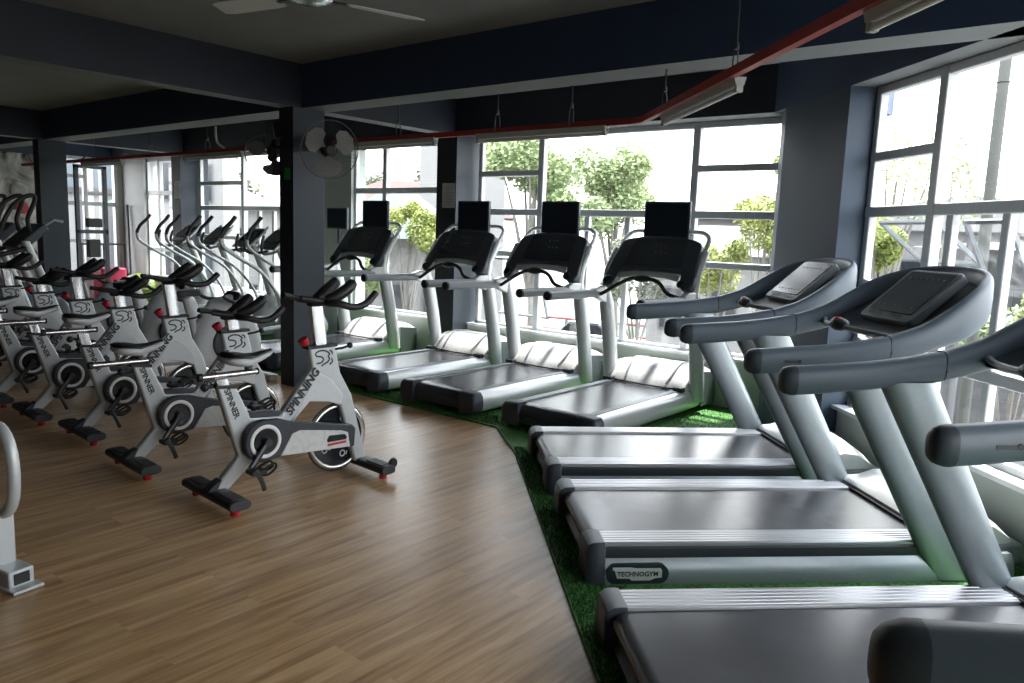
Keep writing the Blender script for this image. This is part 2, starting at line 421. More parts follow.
def bay(name, O, dx, outw, s0, s1, zb, zt, vs, left=None, right=None, mids=(), zt2=1.72, m='alu'):
    """vs main mullion positions; left/right: transom heights in side lights"""
    w = .055; B = [(s0, s0 + w, zb, zt), (s1 - w, s1, zb, zt), (s0, s1, zb, zb + w), (s0, s1, zt - w, zt), (s0, s1, zt2 - .035, zt2 + .035, .065)]
    for v in vs: B.append((v - .035, v + .035, zb, zt, .07))
    for a, b, zs in [q for q in (left, right) if q]:
        for z in zs: B.append((a, b, z - .03, z + .03, .06))
    for v in mids: B.append((v - .028, v + .028, zb, zt2, .05))
    e = window(name, O, dx, outw, B, m)
    pane(e, O, dx, outw, s0 + .03, s1 - .03, zb + .03, zt - .03)
    return e
OY = (0, 6.58); DX = (1, 0); OUT = (0, 1)
bay('window_2', OY, DX, OUT, -13.62, -12.2, .5, ZB, [-13.17], m='alulight', zt2=1.96, left=(-13.6, -12.2, (1.0,)))
bay('window_3', OY, DX, OUT, -11.86, -8.9, .44, ZB, [-10.60, -9.5], left=(-11.86, -10.6, (2.1,)), right=(-11.86, -10.6, (1.27,)), mids=(-10.2, -9.83), m='alulight')
bay('window_4', OY, DX, OUT, -8.02, -6.2, .44, ZB, [-7.42], zt2=1.96, m='alulight')
bay('window_5', OY, DX, OUT, -5.86, -2.42, .44, ZB, [-4.985, -3.235], left=(-5.86, -4.985, (2.13, 1.27)), right=(-3.235, -2.42, (2.13, 1.27)), mids=(-4.385, -3.915))
# inner sill ledges
for a, b in ((-11.9, -8.9), (-8.02, -6.2), (-5.9, -2.4)):
    box('windowsill', ((a + b) / 2, 6.53, .452), (b - a, .13, .025), M['alulight'], kind='structure', bevel=.004)
# end-wall window
bay('window_1', (XL - .02, 0), (0, 1), (-1, 0), 5.10, 6.41, .48, ZB, [5.86], zt2=1.74, mids=(6.15,), left=(5.1, 5.86, (2.2, 1.1)))
# slanted wall windows
OW = (2.94 * S2, 2.94 * S2); DW = (-S2, S2); OUTW = (S2, S2)
bay('window_6', OW, DW, OUTW, 1.55, 5.03, .37, ZB, [4.33, 2.55], left=(4.33, 5.03, (2.08, 1.24)), right=(4.33, 5.03, (.84,)), mids=(4.16, 3.72, 3.30, 2.95))
bay('window_7', OW, DW, OUTW, -3.6, 1.30, .37, ZB, [-2.6, -.9, .5], mids=(-1.8, -.2))
wbox('pillar', 2.73, 3.1, 1.3, 1.55, 0, ZB, 'beamgrey', kind='structure')
wbox('windowsill', 2.80, 2.9, -3.6, 5.03, .36, .385, 'alulight', kind='structure')
# rails across the lower lights of the slanted window
e6 = window('window_8', OW, DW, OUTW, [(1.6, 4.3, .80, .87, .06)])
# tilted-open top-hung sash in the slanted window
sa = empty('window_9', (0, 0, 0), kind='structure')
def sash(parent, O, dx, outw, s0, s1, zt, h, ang, w=.022):
    mb = MB(); gl = MB()
    dxx = Vector((dx[0], dx[1], 0)); ou = Vector((outw[0], outw[1], 0)); dn = (ou * math.sin(ang) + Vector((0, 0, -1)) * math.cos(ang))
    o = Vector((O[0], O[1], zt)) + ou * .05; nr = dxx.cross(dn)
    def bar(a0, a1, b0, b1, t, mbx):
        vs = [o + dxx * a + dn * b + nr * c for c in (-t, t) for a, b in ((a0, b0), (a1, b0), (a1, b1), (a0, b1))]
        mbx.add(vs, [(0, 1, 2, 3), (7, 6, 5, 4), (0, 4, 5, 1), (1, 5, 6, 2), (2, 6, 7, 3), (3, 7, 4, 0)])
    bar(s0, s1, 0, w, .012, mb); bar(s0, s1, h - w, h, .012, mb); bar(s0, s0 + w, 0, h, .012, mb); bar(s1 - w, s1, 0, h, .012, mb)
    bar(s0 + w, s1 - w, w, h - w, .003, gl)
    a = mb.build('window_sash', M['midgrey'], parent, smooth=0); a['kind'] = 'structure'
    b = gl.build('window_pane', M['glass'], parent, smooth=0); b['kind'] = 'structure'
sash(sa, OW, DW, OUTW, 4.38, 4.98, 1.66, .42, R(52))
sb = empty('window_10', (0, 0, 0), kind='structure')
sash(sb, OW, DW, OUTW, 3.78, 4.14, 1.66, .78, R(28))
sc_ = empty('window_11', (0, 0, 0), kind='structure')
sash(sc_, OY, DX, OUT, -5.78, -5.04, 1.22, .7, R(20))

# ------------------------------------------------------------------ near treadmills (facing the slanted window)
def slab_poly(poly, z0, z1, fn=None): return MB().prism(poly, z0, z1, fn or (lambda a, b, t: (a, b, t)))

def make_slant_treadmill():
    t = empty('treadmill')
    # chassis
    MB().prism([(.06, .04), (.10, .16), (2.02, .16), (2.02, .05), (1.9, .03), (.2, .03)], -.385, .385).build('chassis', M['darkplastic'], t, bevel=.01)
    for s in (-1, 1):
        # side skirt (silver paint, slightly barrelled)
        mb = MB(); prof = [(.385, .03), (.462, .03), (.464, .07), (.452, .11), (.432, .142), (.385, .142)]
        mb.loft([[(x, s * a, z) for a, z in prof] for x in (.08, 1.0, 1.98)])
        sk = mb.build('side_panel', M['post'], t, smooth=50)
        # dark band
        mb = MB(); prof = [(.27, .138), (.437, .138), (.44, .15), (.44, .185), (.43, .196), (.27, .196)]
        mb.loft([[(x, s * a, z) for a, z in prof] for x in (.07, 1.0, 1.66)]); mb.build('side_trim', M['raildark'], t)
        # grooved foot strip
        mb = MB(); prof = [(.288, .194), (.432, .194), (.432, .206), (.426, .211)]
        k = 5
        for i in range(k):
            a = .424 - i * .026
            prof += [(a, .214), (a - .017, .214), (a - .019, .210), (a - .024, .210)]
        prof += [(.290, .211)]
        mb.loft([[(x, s * a, z) for a, z in prof] for x in (.078, .6, 1.60)]); mb.build('foot_strip', M['strip'], t, smooth=20)
        # rear corner cap
        mb = MB()
        for x, inset, zt in ((0.0, .02, .185), (.012, .008, .204), (.03, 0, .215), (.12, 0, .217)):
            pass
        rings = []
        for x, ins, zt in ((.0, .022, .175), (.01, .010, .20), (.03, .002, .214), (.055, 0, .217), (.084, 0, .217)):
            a0, a1 = .282 + ins * .3, .446 - ins
            rings.append([(x, s * a0, .012 + ins), (x, s * (a1 + .022), .012 + ins), (x, s * (a1 + .003), zt - .02), (x, s * (a1 - .008), zt), (x, s * a0, zt)])
        mb.loft(rings)
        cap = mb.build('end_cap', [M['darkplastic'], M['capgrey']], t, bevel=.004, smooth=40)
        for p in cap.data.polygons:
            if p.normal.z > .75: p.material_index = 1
        mb = MB().disc((.02, s * .40, .12), (1, 0, .2), .008, .02, 10); mb.build('bolt', M['chrome'], cap)
    # belt wrapped round the rear roller
    prof = [(1.62, .2), (.14, .2)]
    cx, cz, rr = .075, .150, .05
    arc = [(cx + rr * math.cos(a), cz + rr * math.sin(a)) for a in [R(90 + 18 * i) for i in range(0, 11)]]
    outer = [(1.62, .2), (.2, .2)] + arc + [(.3, .1)]
    inner = [(.3, .115), (.15, .115), (.10, .19), (.2, .194), (1.62, .194)]
    mb = MB()
    pl = outer + inner
    mb.loft([[(x, y, z) for x, z in pl] for y in (-.272, .272)]); mb.build('belt', M['belt'], t, smooth=40)
    MB().prism([(.03, .05), (.06, .095), (.3, .095), (.3, .05)], -.28, .28).build('rear_bumper', M['darkplastic'], t, bevel=.006)
    # black seam and motor hood
    MB().box((1.61, 0, .204), (.022, .86, .022)).build('seam', M['black'], t)
    mb = MB(); rings = []
    for x, zt, w in ((1.62, .208, .43), (1.64, .225, .428), (1.72, .285, .42), (1.80, .315, .415), (1.90, .30, .405), (2.0, .235, .39), (2.07, .15, .36), (2.09, .06, .33)):
        zb_ = .16 if x < 2.05 else .05
        ring = [(x, -w, zb_)]
        for k in range(9):
            a = -1 + k / 4
            ring.append((x, a * w * (.99 if abs(a) < 1 else 1), zt - (.055 if x > 1.7 else .006) * abs(a) ** 3.2 * (1 if zt > .2 else .5)))
        ring.append((x, w, zb_)); rings.append(ring)
    mb.loft(rings); mb.build('motor_cover', M['tsilver'], t, smooth=40)
    MB().prism([(1.66, .04), (1.66, .165), (2.06, .165), (2.10, .05)], -.40, .40).build('front_skirt', M['midgrey'], t, bevel=.02)
    # slanted posts
    for s in (-1, 1):
        rings = []
        for z in (.02, .2, .5, .8, 1.0):
            xc = 1.69 - .55 * z; hw = (.088 + (.112 - .088) * z); th = .038
            rings.append([(xc + hw * math.copysign(abs(math.cos(a)) ** .8, math.cos(a)), s * .435 + th * math.copysign(abs(math.sin(a)) ** .8, math.sin(a)), z) for a in [2 * PI * k / 18 for k in range(18)]])
        MB().loft(rings).build('post', M['post'], t, smooth=60)
    # swept handrail : rear grip parts and a horseshoe head
    st = [(1.27, .435, 1.002, 1.118), (1.3, .435, 1.010, 1.125), (1.42, .433, 1.040, 1.165), (1.52, .428, 1.070, 1.22), (1.62, .415, 1.10, 1.285), (1.70, .385, 1.135, 1.335), (1.77, .335, 1.16, 1.37), (1.83, .26, 1.18, 1.395), (1.865, .15, 1.195, 1.41), (1.878, 0, 1.20, 1.415)]
    st = catmull(st, 3)
    full = st + [(x, -y, a, b) for x, y, a, b in st[-2::-1]]
    rings = []
    for i, (x, y, a, b) in enumerate(full):
        p0 = full[max(0, i - 1)]; p1 = full[min(len(full) - 1, i + 1)]
        d = Vector((p1[0] - p0[0], p1[1] - p0[1])).normalized(); nx, ny = -d.y, d.x
        # the band leans outward at the top along the head
        th = .040 if x < 1.3 else .040 - .012 * min(1, (x - 1.3) / .4)
        cz, hz = (a + b) / 2, (b - a) / 2
        ring = []
        for k in range(14):
            an = 2 * PI * k / 14; ca, sa_ = math.cos(an), math.sin(an)
            ex = math.copysign(abs(ca) ** .75, ca) * th; ez = math.copysign(abs(sa_) ** .7, sa_) * hz
            ring.append((x + nx * ex, y + ny * ex, cz + ez))
        rings.append(ring)
    MB().loft(rings).build('console_surround', M['rail'], t, smooth=70)
    for s in (-1, 1):
        rings = []
        for x, sc2, za, zb2 in ((.615, .25, .985, 1.005), (.622, .55, .965, 1.025), (.64, .82, .95, 1.04), (.668, .97, .942, 1.048), (.70, 1, .940, 1.050)):
            pass
        def ring_at(x, y, a, b, th):
            cz, hz = (a + b) / 2, (b - a) / 2
            return [(x, s * y + math.copysign(abs(math.cos(q)) ** .75, math.cos(q)) * th, cz + math.copysign(abs(math.sin(q)) ** .7, math.sin(q)) * hz) for q in [2 * PI * k / 14 for k in range(14)]]
        g = [ring_at(x, .435, a, b, .041) for x, a, b in ((.698, .943, 1.051), (.8, .950, 1.058), (.98, .967, 1.072), (1.12, .983, 1.09), (1.265, 1.001, 1.117))]
        gp = MB().loft(g).build('handrail', M['rail'], t, smooth=70)
        e = [ring_at(x, .435, a, b, th) for x, a, b, th in ((.642, .975, 1.014, .012), (.646, .960, 1.030, .024), (.658, .949, 1.043, .034), (.678, .943, 1.050, .0395), (.698, .942, 1.052, .0415))]
        MB().loft(e).build('rail_cap', M['capslate'], gp, smooth=70)
        MB().tube([(1.266, s * .435, 1.0595), (1.271, s * .435, 1.0605)], [1, 1], 14, sx=.0595, sy=.0415, up=(0, 0, 1)).build('joint_ring', M['raildark'], gp)
        sl_ = MB().loft([[(a, s * d, b) for a, b in rrect(.07, .012, .005, 3, .83, 1.004)] for d in (.470, .4775)]).build('button_slot', M['raildark'], gp)
        MB().disc((.862, s * .476, 1.005), (0, 1, 0), .009, .006, 12).build('slot_pin', M['black'], sl_)
    # display tablet
    bl, tl = Vector((1.50, 0, 1.150)), Vector((1.765, 0, 1.385))
    up = (tl - bl).normalized(); nrm = Vector((-up.z, 0, up.x))
    def tab(w, h0, h1, d0, d1, r, cy=0):
        L = (tl - bl).length
        pts = rrect(w, h1 - h0, r, 4, 0, (h0 + h1) / 2)
        rings = []
        for d in (d0, d1): rings.append([bl + up * b + nrm * d + Vector((0, a + cy, 0)) for a, b in pts])
        return MB().loft(rings)
    tab(.41, 0, .355, -.045, .0, .03).build('console', M['midgrey'], t, bevel=.006, smooth=30)
    tab(.345, .05, .335, -.001, .004, .012).build('display_screen', M['displaygrey'], t)
    mb = MB()
    for s in (-1, 1):
        vs = [bl + up * .025 + nrm * .006 + Vector((0, s * .02, 0)), bl + up * .045 + nrm * .006 + Vector((0, s * .03, 0)), bl + up * .035 + nrm * .006 + Vector((0, s * .15, 0)), bl + up * .018 + nrm * .006 + Vector((0, s * .13, 0))]
        mb.add(vs, [(0, 1, 2, 3)])
    mb.build('button_strip', M['black'], t, smooth=0)
    mb = MB()
    for i in range(7):
        for j in range(2): mb.disc(bl + up * (.09 + j * .2) + nrm * .005 + Vector((0, -.13 + i * .043, 0)), nrm, .006, .002, 8)
    mb.build('display_buttons', M['midgrey'], t)
    # tray below the display joining both arms
    rings = [[(x, -w, z), (x, w, z), (x, w, z - d), (x, -w, z - d)] for x, w, z, d in ((1.42, .40, 1.085, .02), (1.48, .41, 1.11, .05), (1.62, .39, 1.18, .07), (1.72, .35, 1.26, .08), (1.80, .27, 1.32, .08), (1.845, .18, 1.345, .08))]
    MB().loft(rings).build('console_tray', M['raildark'], t, bevel=.006)
    # hand sensor bar
    bar = MB().tube(catmull([(1.44, .42, 1.10), (1.38, .30, 1.095), (1.30, .12, 1.105), (1.28, 0, 1.11), (1.30, -.12, 1.105), (1.38, -.30, 1.095), (1.44, -.42, 1.10)], 4), .013, 8).build('sensor_bar', M['capgrey'], t)
    pod = MB().ball((1.29, 0, 1.115), .05, 12, sc=(.8, 1.35, .65)).build('sensor_pod', M['darkplastic'], bar)
    MB().ball((1.285, .01, 1.14), .022, 10, sc=(1, 1.6, .5)).build('stop_button', M['red'], bar)
    # badge on the camera side skirt and on the other side
    for s in (-1, 1):
        pts = rrect(.275, .082, .04, 6, .225, .082)
        bd = MB().loft([[(a, s * d, b) for a, b in pts] for d in (.440, .4655)]).build('badge', M['badge'], t, label='dark pill shaped maker badge')
        pts2 = [(.135, .10), (.135, .112), (.215, .112), (.235, .108), (.345, .108), (.352, .098), (.352, .068), (.325, .066), (.30, .056), (.22, .056), (.21, .064), (.155, .066), (.150, .08), (.143, .10)]
        xf = (lambda a: a - .02) if s < 0 else (lambda a: .47 - a)
        MB().loft([[(xf(a), s * d, b) for a, b in pts2] for d in (.465, .467)]).build('badge_plate', M['letterlight'], bd, smooth=0)
        put_text('TECHNOGYM', .0290, (.225, s * .4678, .083), (-s, 0, 0), (0, 0, 1), bold=.0006, spacing=1.0).build('lettering', M['letter'], bd, smooth=0)
    return t

A45 = R(45)
ST = make_slant_treadmill()
for o in [c for c in bpy.data.objects if c.parent == ST or (c.parent and c.parent.parent == ST)]:
    nm = o.name.split('.')[0]
    if nm in ('foot_strip', 'side_trim', 'end_cap', 'belt', 'seam', 'rear_bumper', 'chassis', 'bolt'):
        for v in o.data.vertices: v.co.z = v.co.z * .905
    if nm in ('side_panel', 'badge', 'badge_plate', 'lettering'):
        for v in o.data.vertices: v.co.z = .008 + (v.co.z - .03) * 1.06
labels_s = ['grey treadmill in the slanted row standing closest to the corner pillar',
            'grey treadmill second from the corner pillar, its oval maker badge fully visible',
            'grey treadmill third from the corner pillar, its broad belt cut by the frame',
            'grey treadmill of which only a dark handrail end shows at the bottom edge']
for i, (u, v) in enumerate(((.675, 4.66), (.68, 3.53), (.635, 2.235), (0, 0))):
    o = ST if i == 0 else copy_tree(ST)
    x, y = uv(u, v) if i < 3 else (-.5655, .2885); o.location = (x, y, .0); o.rotation_euler = (0, 0, A45 if i < 3 else R(28))
    tag(o, labels_s[i], 'treadmill', 'treadmills facing the slanted window')

# ------------------------------------------------------------------ far treadmills with screens (facing the long window wall)
def make_tv_treadmill(with_tv=True):
    t = empty('treadmill')
    for s in (-1, 1):
        mb = MB(); rings = []
        prof = [(.30, .05), (.40, .045), (.43, .07), (.438, .12), (.43, .17), (.405, .20), (.36, .212), (.30, .214)]
        for x, k in ((.10, 1), (.6, 1), (1.5, 1), (1.66, .96), (1.72, .8)):
            rings.append([(x, s * (.30 + (a - .30) * k), .05 + (z - .05) * k) for a, z in prof])
        mb.loft(rings); sr = mb.build('side_rail', M['tsilver'], t, smooth=60)
        MB().loft([[(x, s * a, z) for a, z in ((.292, .21), (.352, .21), (.352, .2165), (.292, .2165))] for x in (.10, 1.5)]).build('foot_strip', M['midgrey'], sr, smooth=0)
        mb = MB(); rings = []
        for x, k in ((.0, .9), (.012, .97), (.03, 1.0), (.11, 1.01)):
            rings.append([(x, s * (.27 + (a - .27) * k), .04 + (z - .04) * k) for a, z in [(.27, .04), (.40, .04), (.435, .07), (.442, .12), (.436, .18), (.41, .212), (.27, .22)]])
        mb.loft(rings).build('end_cap', M['darkplastic'], t, bevel=.004, smooth=40)
    MB().prism([(.03, .06), (.02, .13), (.04, .175), (.08, .19), (1.6, .19), (1.6, .06)], -.30, .30).build('chassis', M['darkplastic'], t, bevel=.005)
    cx, cz, rr = .085, .155, .048
    outer = [(1.50, .203), (.2, .203)] + [(cx + rr * math.cos(R(90 + 20 * i)), cz + rr * math.sin(R(90 + 20 * i))) for i in range(1, 9)]
    MB().loft([[(x, y, z) for x, z in outer + [(.2, .14), (1.5, .192)]] for y in (-.272, .272)]).build('belt', M['belt'], t, smooth=40)
    # hood
    mb = MB(); rings = []
    for x, zt, w in ((1.44, .225, .37), (1.50, .28, .40), (1.60, .375, .42), (1.68, .41, .425), (1.80, .40, .425), (1.93, .385, .42), (1.95, .36, .415)):
        ring = [(x, -w, .19 if x < 1.72 else .06)]
        for k in range(11):
            a = -1 + k / 5
            dip = .045 * math.exp(-((abs(a) - .0) / .55) ** 2) if x < 1.66 else 0
            ring.append((x, a * w, zt - .05 * abs(a) ** 4 - dip * .6))
        ring.append((x, w, .19 if x < 1.72 else .06)); rings.append(ring)
    hood = mb.loft(rings).build('motor_cover', M['white'], t, smooth=45)
    for s in (-1, 1):
        MB().tube(catmull([(1.46, s * .20, .25), (1.52, s * .215, .305), (1.60, s * .225, .372), (1.68, s * .23, .411), (1.80, s * .225, .403), (1.92, s * .22, .388)], 4), .010, 6, sx=.5).build('hood_crease', M['midgrey'], hood)
    MB().tube([(1.44, -.34, .222), (1.425, -.15, .220), (1.42, 0, .219), (1.425, .15, .220), (1.44, .34, .222)], .007, 6).build('seam', M['black'], hood)
    for s in (-1, 1):
        MB().box((1.42, s * .35, .225), (.07, .085, .04)).build('hood_clip', M['darkplastic'], t, bevel=.006)
        MB().prism([(1.70, .05), (1.70, .36), (1.955, .33), (1.96, .05)], s * .415, s * .432).build('hood_side', M['midgrey'], t, bevel=.004)
        # posts
        rings = []
        for z, x in ((.12, 1.60), (.3, 1.575), (.6, 1.52), (.9, 1.45), (1.05, 1.42), (1.2, 1.45), (1.40, 1.585)):
            k = 1 if z < 1.0 else .55
            rings.append([(x + .080 * k * math.cos(a), s * .432 + .060 * k * math.sin(a), z) for a in [2 * PI * q / 16 for q in range(16)]])
        MB().loft(rings).build('post', M['tsilver'], t, smooth=60)
        # rail and bracket
        rl = MB().tube([(.56, s * .43, 1.0), (.8, s * .43, 1.0), (1.27, s * .43, .995)], .037, 14).build('handrail', M['capgrey'], t)
        MB().disc((.545, s * .43, 1.0), (1, 0, 0), .039, .03, 16).build('rail_cap', M['black'], rl, bevel=.006)
        MB().prism([(1.20, 1.035), (1.26, .955), (1.40, .90), (1.46, .85), (1.46, 1.06), (1.30, 1.065)], s * .43 - .032, s * .43 + .032).build('rail_bracket', M['tsilver'], t, bevel=.01)
    # console pod : arch with two drooping legs
    up = Vector((.27, 0, .40)).normalized(); nr = Vector((-up.z, 0, up.x)); base = Vector((1.325, 0, 1.095))
    def pod(poly, d0, d1): return MB().loft([[base + up * b + nr * d + Vector((0, a * 1.07 - .02, 0)) for a, b in poly] for d in (d0, d1)])
    half = [(0, .505), (.15, .500), (.29, .47), (.345, .445), (.365, .41), (.39, .20), (.405, .07), (.405, .02), (.385, -.02), (.345, -.035), (.305, -.01), (.285, .05), (.275, .125), (.15, .145), (0, .15)]
    poly = [(a, b) for a, b in half] + [(-a, b) for a, b in half[-2:0:-1]]
    pd = pod(poly, -.06, .015).build('console', M['darkplastic'], t, bevel=.012, smooth=30)
    hw = [(0, .47), (.20, .46), (.235, .44), (.262, .18), (0, .175)]
    pod([(a, b) for a, b in hw] + [(-a, b) for a, b in hw[-2:0:-1]], .012, .019).build('display_screen', M['screen'], pd, smooth=0)
    mb = MB()
    for r_ in range(2):
        for c_ in range(3): mb.box(base + up * (.32 + r_ * .075) + nr * .021 + Vector((0, -.015 - c_ * .045 + r_ * .02, 0)), (.012, .011, .012))
    mb.build('console_lights', M['midgrey'], pd, smooth=0)
    ed = [(.29, .13), (.15, .155), (0, .16), (-.15, .155), (-.29, .13)]
    MB().tube([base + up * (b - .03) + nr * -.03 + Vector((0, a, 0)) for a, b in ed], .018, 8, sx=1.6, sy=.7).build('console_lip', M['tsilver'], t)
    for s in (-1, 1):
        MB().disc(base + up * .02 + nr * .018 + Vector((0, s * .355, 0)), nr, .038, .03, 18).build('air_vent', M['blackgloss'], pd, bevel=.006)
        MB().tube(catmull([(1.58, s * .405, 1.36), (1.66, s * .41, 1.46), (1.71, s * .39, 1.52), (1.72, s * .31, 1.555), (1.72, s * .12, 1.55)], 4), .019, 8).build('screen_bracket', M['tsilver'], t)
    # hand sensor bar
    hb = MB().tube(catmull([(1.30, .42, .995), (1.27, .37, 1.0), (1.28, .20, 1.10), (1.30, .08, 1.15), (1.30, -.08, 1.15), (1.28, -.18, 1.12), (1.25, -.28, 1.04), (1.30, -.42, 1.0)], 4), .017, 8).build('sensor_bar', M['black'], t)
    MB().ball((1.30, 0, 1.15), .055, 12, sc=(.7, 1.6, .6)).build('sensor_pod', M['black'], hb)
    tv = MB().prism(rrect(.440, .33, .012, 3, -.012, 1.650), 1.645, 1.68, lambda a, b, d: (d, a, b)).build('screen', M['darkplastic'], t, bevel=.004, label='square black viewing screen')
    MB().box((1.643, -.012, 1.655), (.004, .405, .285)).build('screen_glass', M['screen'], tv, smooth=0)
    MB().box((1.69, 0, 1.62), (.03, .10, .22)).build('screen_mount', M['blackgloss'], tv)
    return t
TT = make_tv_treadmill()
labels_t = ['silver treadmill with a square screen, nearest the corner pillar',
            'silver treadmill with a screen, second from the corner pillar',
            'silver treadmill with a screen standing in front of the dark pilaster with the paper notice',
            'silver treadmill with a screen standing just beside the black column under the fans']
for i, (x, dy) in enumerate(((-3.28, 0), (-4.43, 0), (-5.56, .0), (-7.08, -.04))):
    o = TT if i == 0 else copy_tree(TT)
    o.location = (x, 4.49 + dy, .0); o.rotation_euler = (0, 0, R(90))
    tag(o, labels_t[i], 'treadmill', 'treadmills with screens along the windows')

# ------------------------------------------------------------------ spin bikes
def make_bike(seat_z=.70, seat_x=.09, bar_z=1.02, bar_x=.64):
    t = empty('spin_bike')
    # stabilisers
    def stab(x, z, w, name, d=.06):
        o = MB().loft([[(x + d * math.copysign(abs(math.cos(a)) ** .6, math.cos(a)), y, z + .026 * math.copysign(abs(math.sin(a)) ** .6, math.sin(a))) for a in [2 * PI * q / 16 for q in range(16)]] for y in (-w, -w * .98, w * .98, w)]).build(name, M['steel'], t, smooth=50, bevel=.004)
        for s in (-1, 1):
            MB().box((x + .005, s * w * .62, z + .026), (.07, w * .5, .006)).build('grip_pad', M['black'], o, bevel=.002)
            MB().disc((x, s * (w - .06), .012), (0, 0, 1), .024, .022, 12).disc((x, s * (w - .06), .03), (0, 0, 1), .01, .03, 8).build('levelling_foot', M['red'], o)
        return o
    stab(.0, .065, .272, 'rear_stabilizer')
    fs = stab(.945, .06, .29, 'front_stabilizer', .05)
    for s in (-1, 1):
        MB().torus((1.005, s * .25, .085), (0, 1, 0), .024, .010, 16, 6).disc((1.005, s * .25, .085), (0, 1, 0), .016, .02, 12).build('transport_wheel', M['black'], fs)
    # main frame (side profiles)
    def plate(poly, w, name, m='frame', bev=.012, y=0):
        return MB().prism(poly, y - w / 2, y + w / 2).build(name, M[m], t, bevel=bev, seg=2)
    plate([(-.035, .075), (.055, .065), (.20, .19), (.26, .36), (.42, .37), (.565, .492), (.70, .470), (.780, .437), (.890, .065), (.978, .055), (.862, .495), (.780, .64), (.745, .805), (.565, .802), (.588, .685), (.378, .432), (.200, .452), (.113, .640), (.010, .650), (.075, .42), (.128, .245)], .055, 'frame')
    # raised web panel under the head
    MB().prism([(.44, .375), (.565, .49), (.70, .47), (.78, .437), (.80, .50), (.72, .60), (.62, .66)], -.032, .032).build('frame_plate', M['frameshell'], t, bevel=.006)
    # dark cover strip on the beam and leg fairing
    plate([(.16, .448), (.372, .432), (.40, .455), (.30, .475), (.17, .475)], .05, 'beam_cover', 'raildark', .006)
    plate([(-.06, .085), (.0, .09), (.025, .14), (-.02, .12)], .07, 'leg_gusset', 'raildark', .004)
    # collars
    for a, b in (((.0, .645), (.12, .632)), ((.555, .802), (.755, .806))):
        MB().prism([(a[0], a[1] - .008), (b[0], b[1] - .008), (b[0], b[1] + .010), (a[0], a[1] + .010)], -.034, .034).build('collar', M['black'], t, bevel=.003)
    # seat post, slider, saddle
    sx = seat_x
    MB().loft([[(.058 + c[0] + sh, c[1], z) for c in rrect(.07, .042, .012, 3)] for z, sh in ((.60, .004), (seat_z - .02, -.018 * (seat_z - .6) / .1))]).build('seat_post', M['chrome'], t)
    sl = MB().tube([(sx - .155, 0, seat_z), (sx + .155, 0, seat_z)], .020, 14, sx=.85).build('seat_slider', M['chrome'], t)
    MB().disc((sx - .162, 0, seat_z), (1, 0, 0), .021, .02, 12).build('slider_cap', M['black'], sl); MB().disc((sx + .16, 0, seat_z), (1, 0, 0), .019, .012, 12).build('slider_cap', M['black'], sl)
    MB().tube([(.02, 0, seat_z - .055), (-.03, 0, seat_z - .055)], .010, 8).ball((-.045, 0, seat_z - .055), .022, 10).build('adjuster_knob', M['black'], t)
    sz = seat_z + .085; s0 = sx + .09
    MB().tube([(s0 + .02, 0, seat_z + .01), (s0 + .02, 0, seat_z + .05)], .02, 10).build('saddle_clamp', M['steel'], t)
    def saddle(dz, k, zt):
        rings = []
        for x, w, h, dzz in ((-.125, .03, .012, .010), (-.118, .075, .022, .012), (-.09, .098, .032, .012), (-.04, .092, .036, .006), (.01, .062, .034, -.004), (.06, .034, .028, .0), (.11, .022, .022, .012), (.15, .016, .015, .022), (.165, .006, .006, .024)):
            ring = []
            for q in range(16):
                a = 2 * PI * q / 16; ca, sa2 = math.cos(a), math.sin(a)
                zz = sa2 * h * (zt if sa2 > 0 else k); ring.append((s0 + x, ca * w, sz + dz + dzz + zz))
            rings.append(ring)
        return MB().loft(rings)
    sd = saddle(-.012, 1.15, .5).build('saddle', M['frameshell'], t, smooth=70)
    saddle(.004, .25, .55).build('saddle_cover', M['black'], sd, smooth=70)
    # handlebar post and bars
    MB().loft([[(x + c[0], c[1], z) for c in rrect(.085, .045, .012, 3)] for x, z in ((.655, .79), (.655 - (bar_z - .80) * .14, bar_z))]).build('handlebar_post', M['chrome'], t)
    bx = bar_x
    MB().box((bx + .02, 0, bar_z + .015), (.16, .06, .03)).build('handlebar_clamp', M['black'], t, bevel=.008)
    hb = MB()
    for s in (-1, 1):
        hb.tube(catmull([(bx + .0, s * .03, bar_z + .03), (bx - .03, s * .14, bar_z + .03), (bx - .0, s * .215, bar_z + .03), (bx + .08, s * .232, bar_z + .01), (bx + .17, s * .225, bar_z + .025), (bx + .25, s * .215, bar_z + .085)], 4), .020, 10)
    hb.tube(catmull([(bx + .0, -.12, bar_z + .03), (bx - .09, -.11, bar_z + .045), (bx - .17, -.09, bar_z + .06)], 4), .016, 8)
    hb.tube(catmull([(bx + .0, .12, bar_z + .03), (bx - .09, .11, bar_z + .045), (bx - .17, .09, bar_z + .06)], 4), .016, 8)
    hb.build('handlebar', M['black'], t, smooth=60)
    for s in (-1, 1):
        MB().tube(catmull([(bx + .02, s * .05, bar_z + .035), (bx + .08, s * .075, bar_z + .06), (bx + .15, s * .085, bar_z + .105), (bx + .19, s * .08, bar_z + .14)], 4), [.026, .028, .030, .031, .033, .034, .035, .035, .035, .034, .032, .030, .024], 10).build('arm_pad', M['black'], t, smooth=60)
    # brake knob and pop pin
    kn = MB().tube([(.60, 0, .77), (.565, 0, .815)], .009, 8).build('resistance_stem', M['black'], t)
    MB().disc((.548, -.0, .838), (-.5, 0, .8), .024, .042, 12, r2=.03).build('resistance_knob', M['red'], t, bevel=.003)
    MB().tube([(.74, -.02, .78), (.78, -.05, .79), (.81, -.06, .80)], .007, 6).ball((.82, -.062, .803), .018, 8).build('adjuster_lever', M['black'], t)
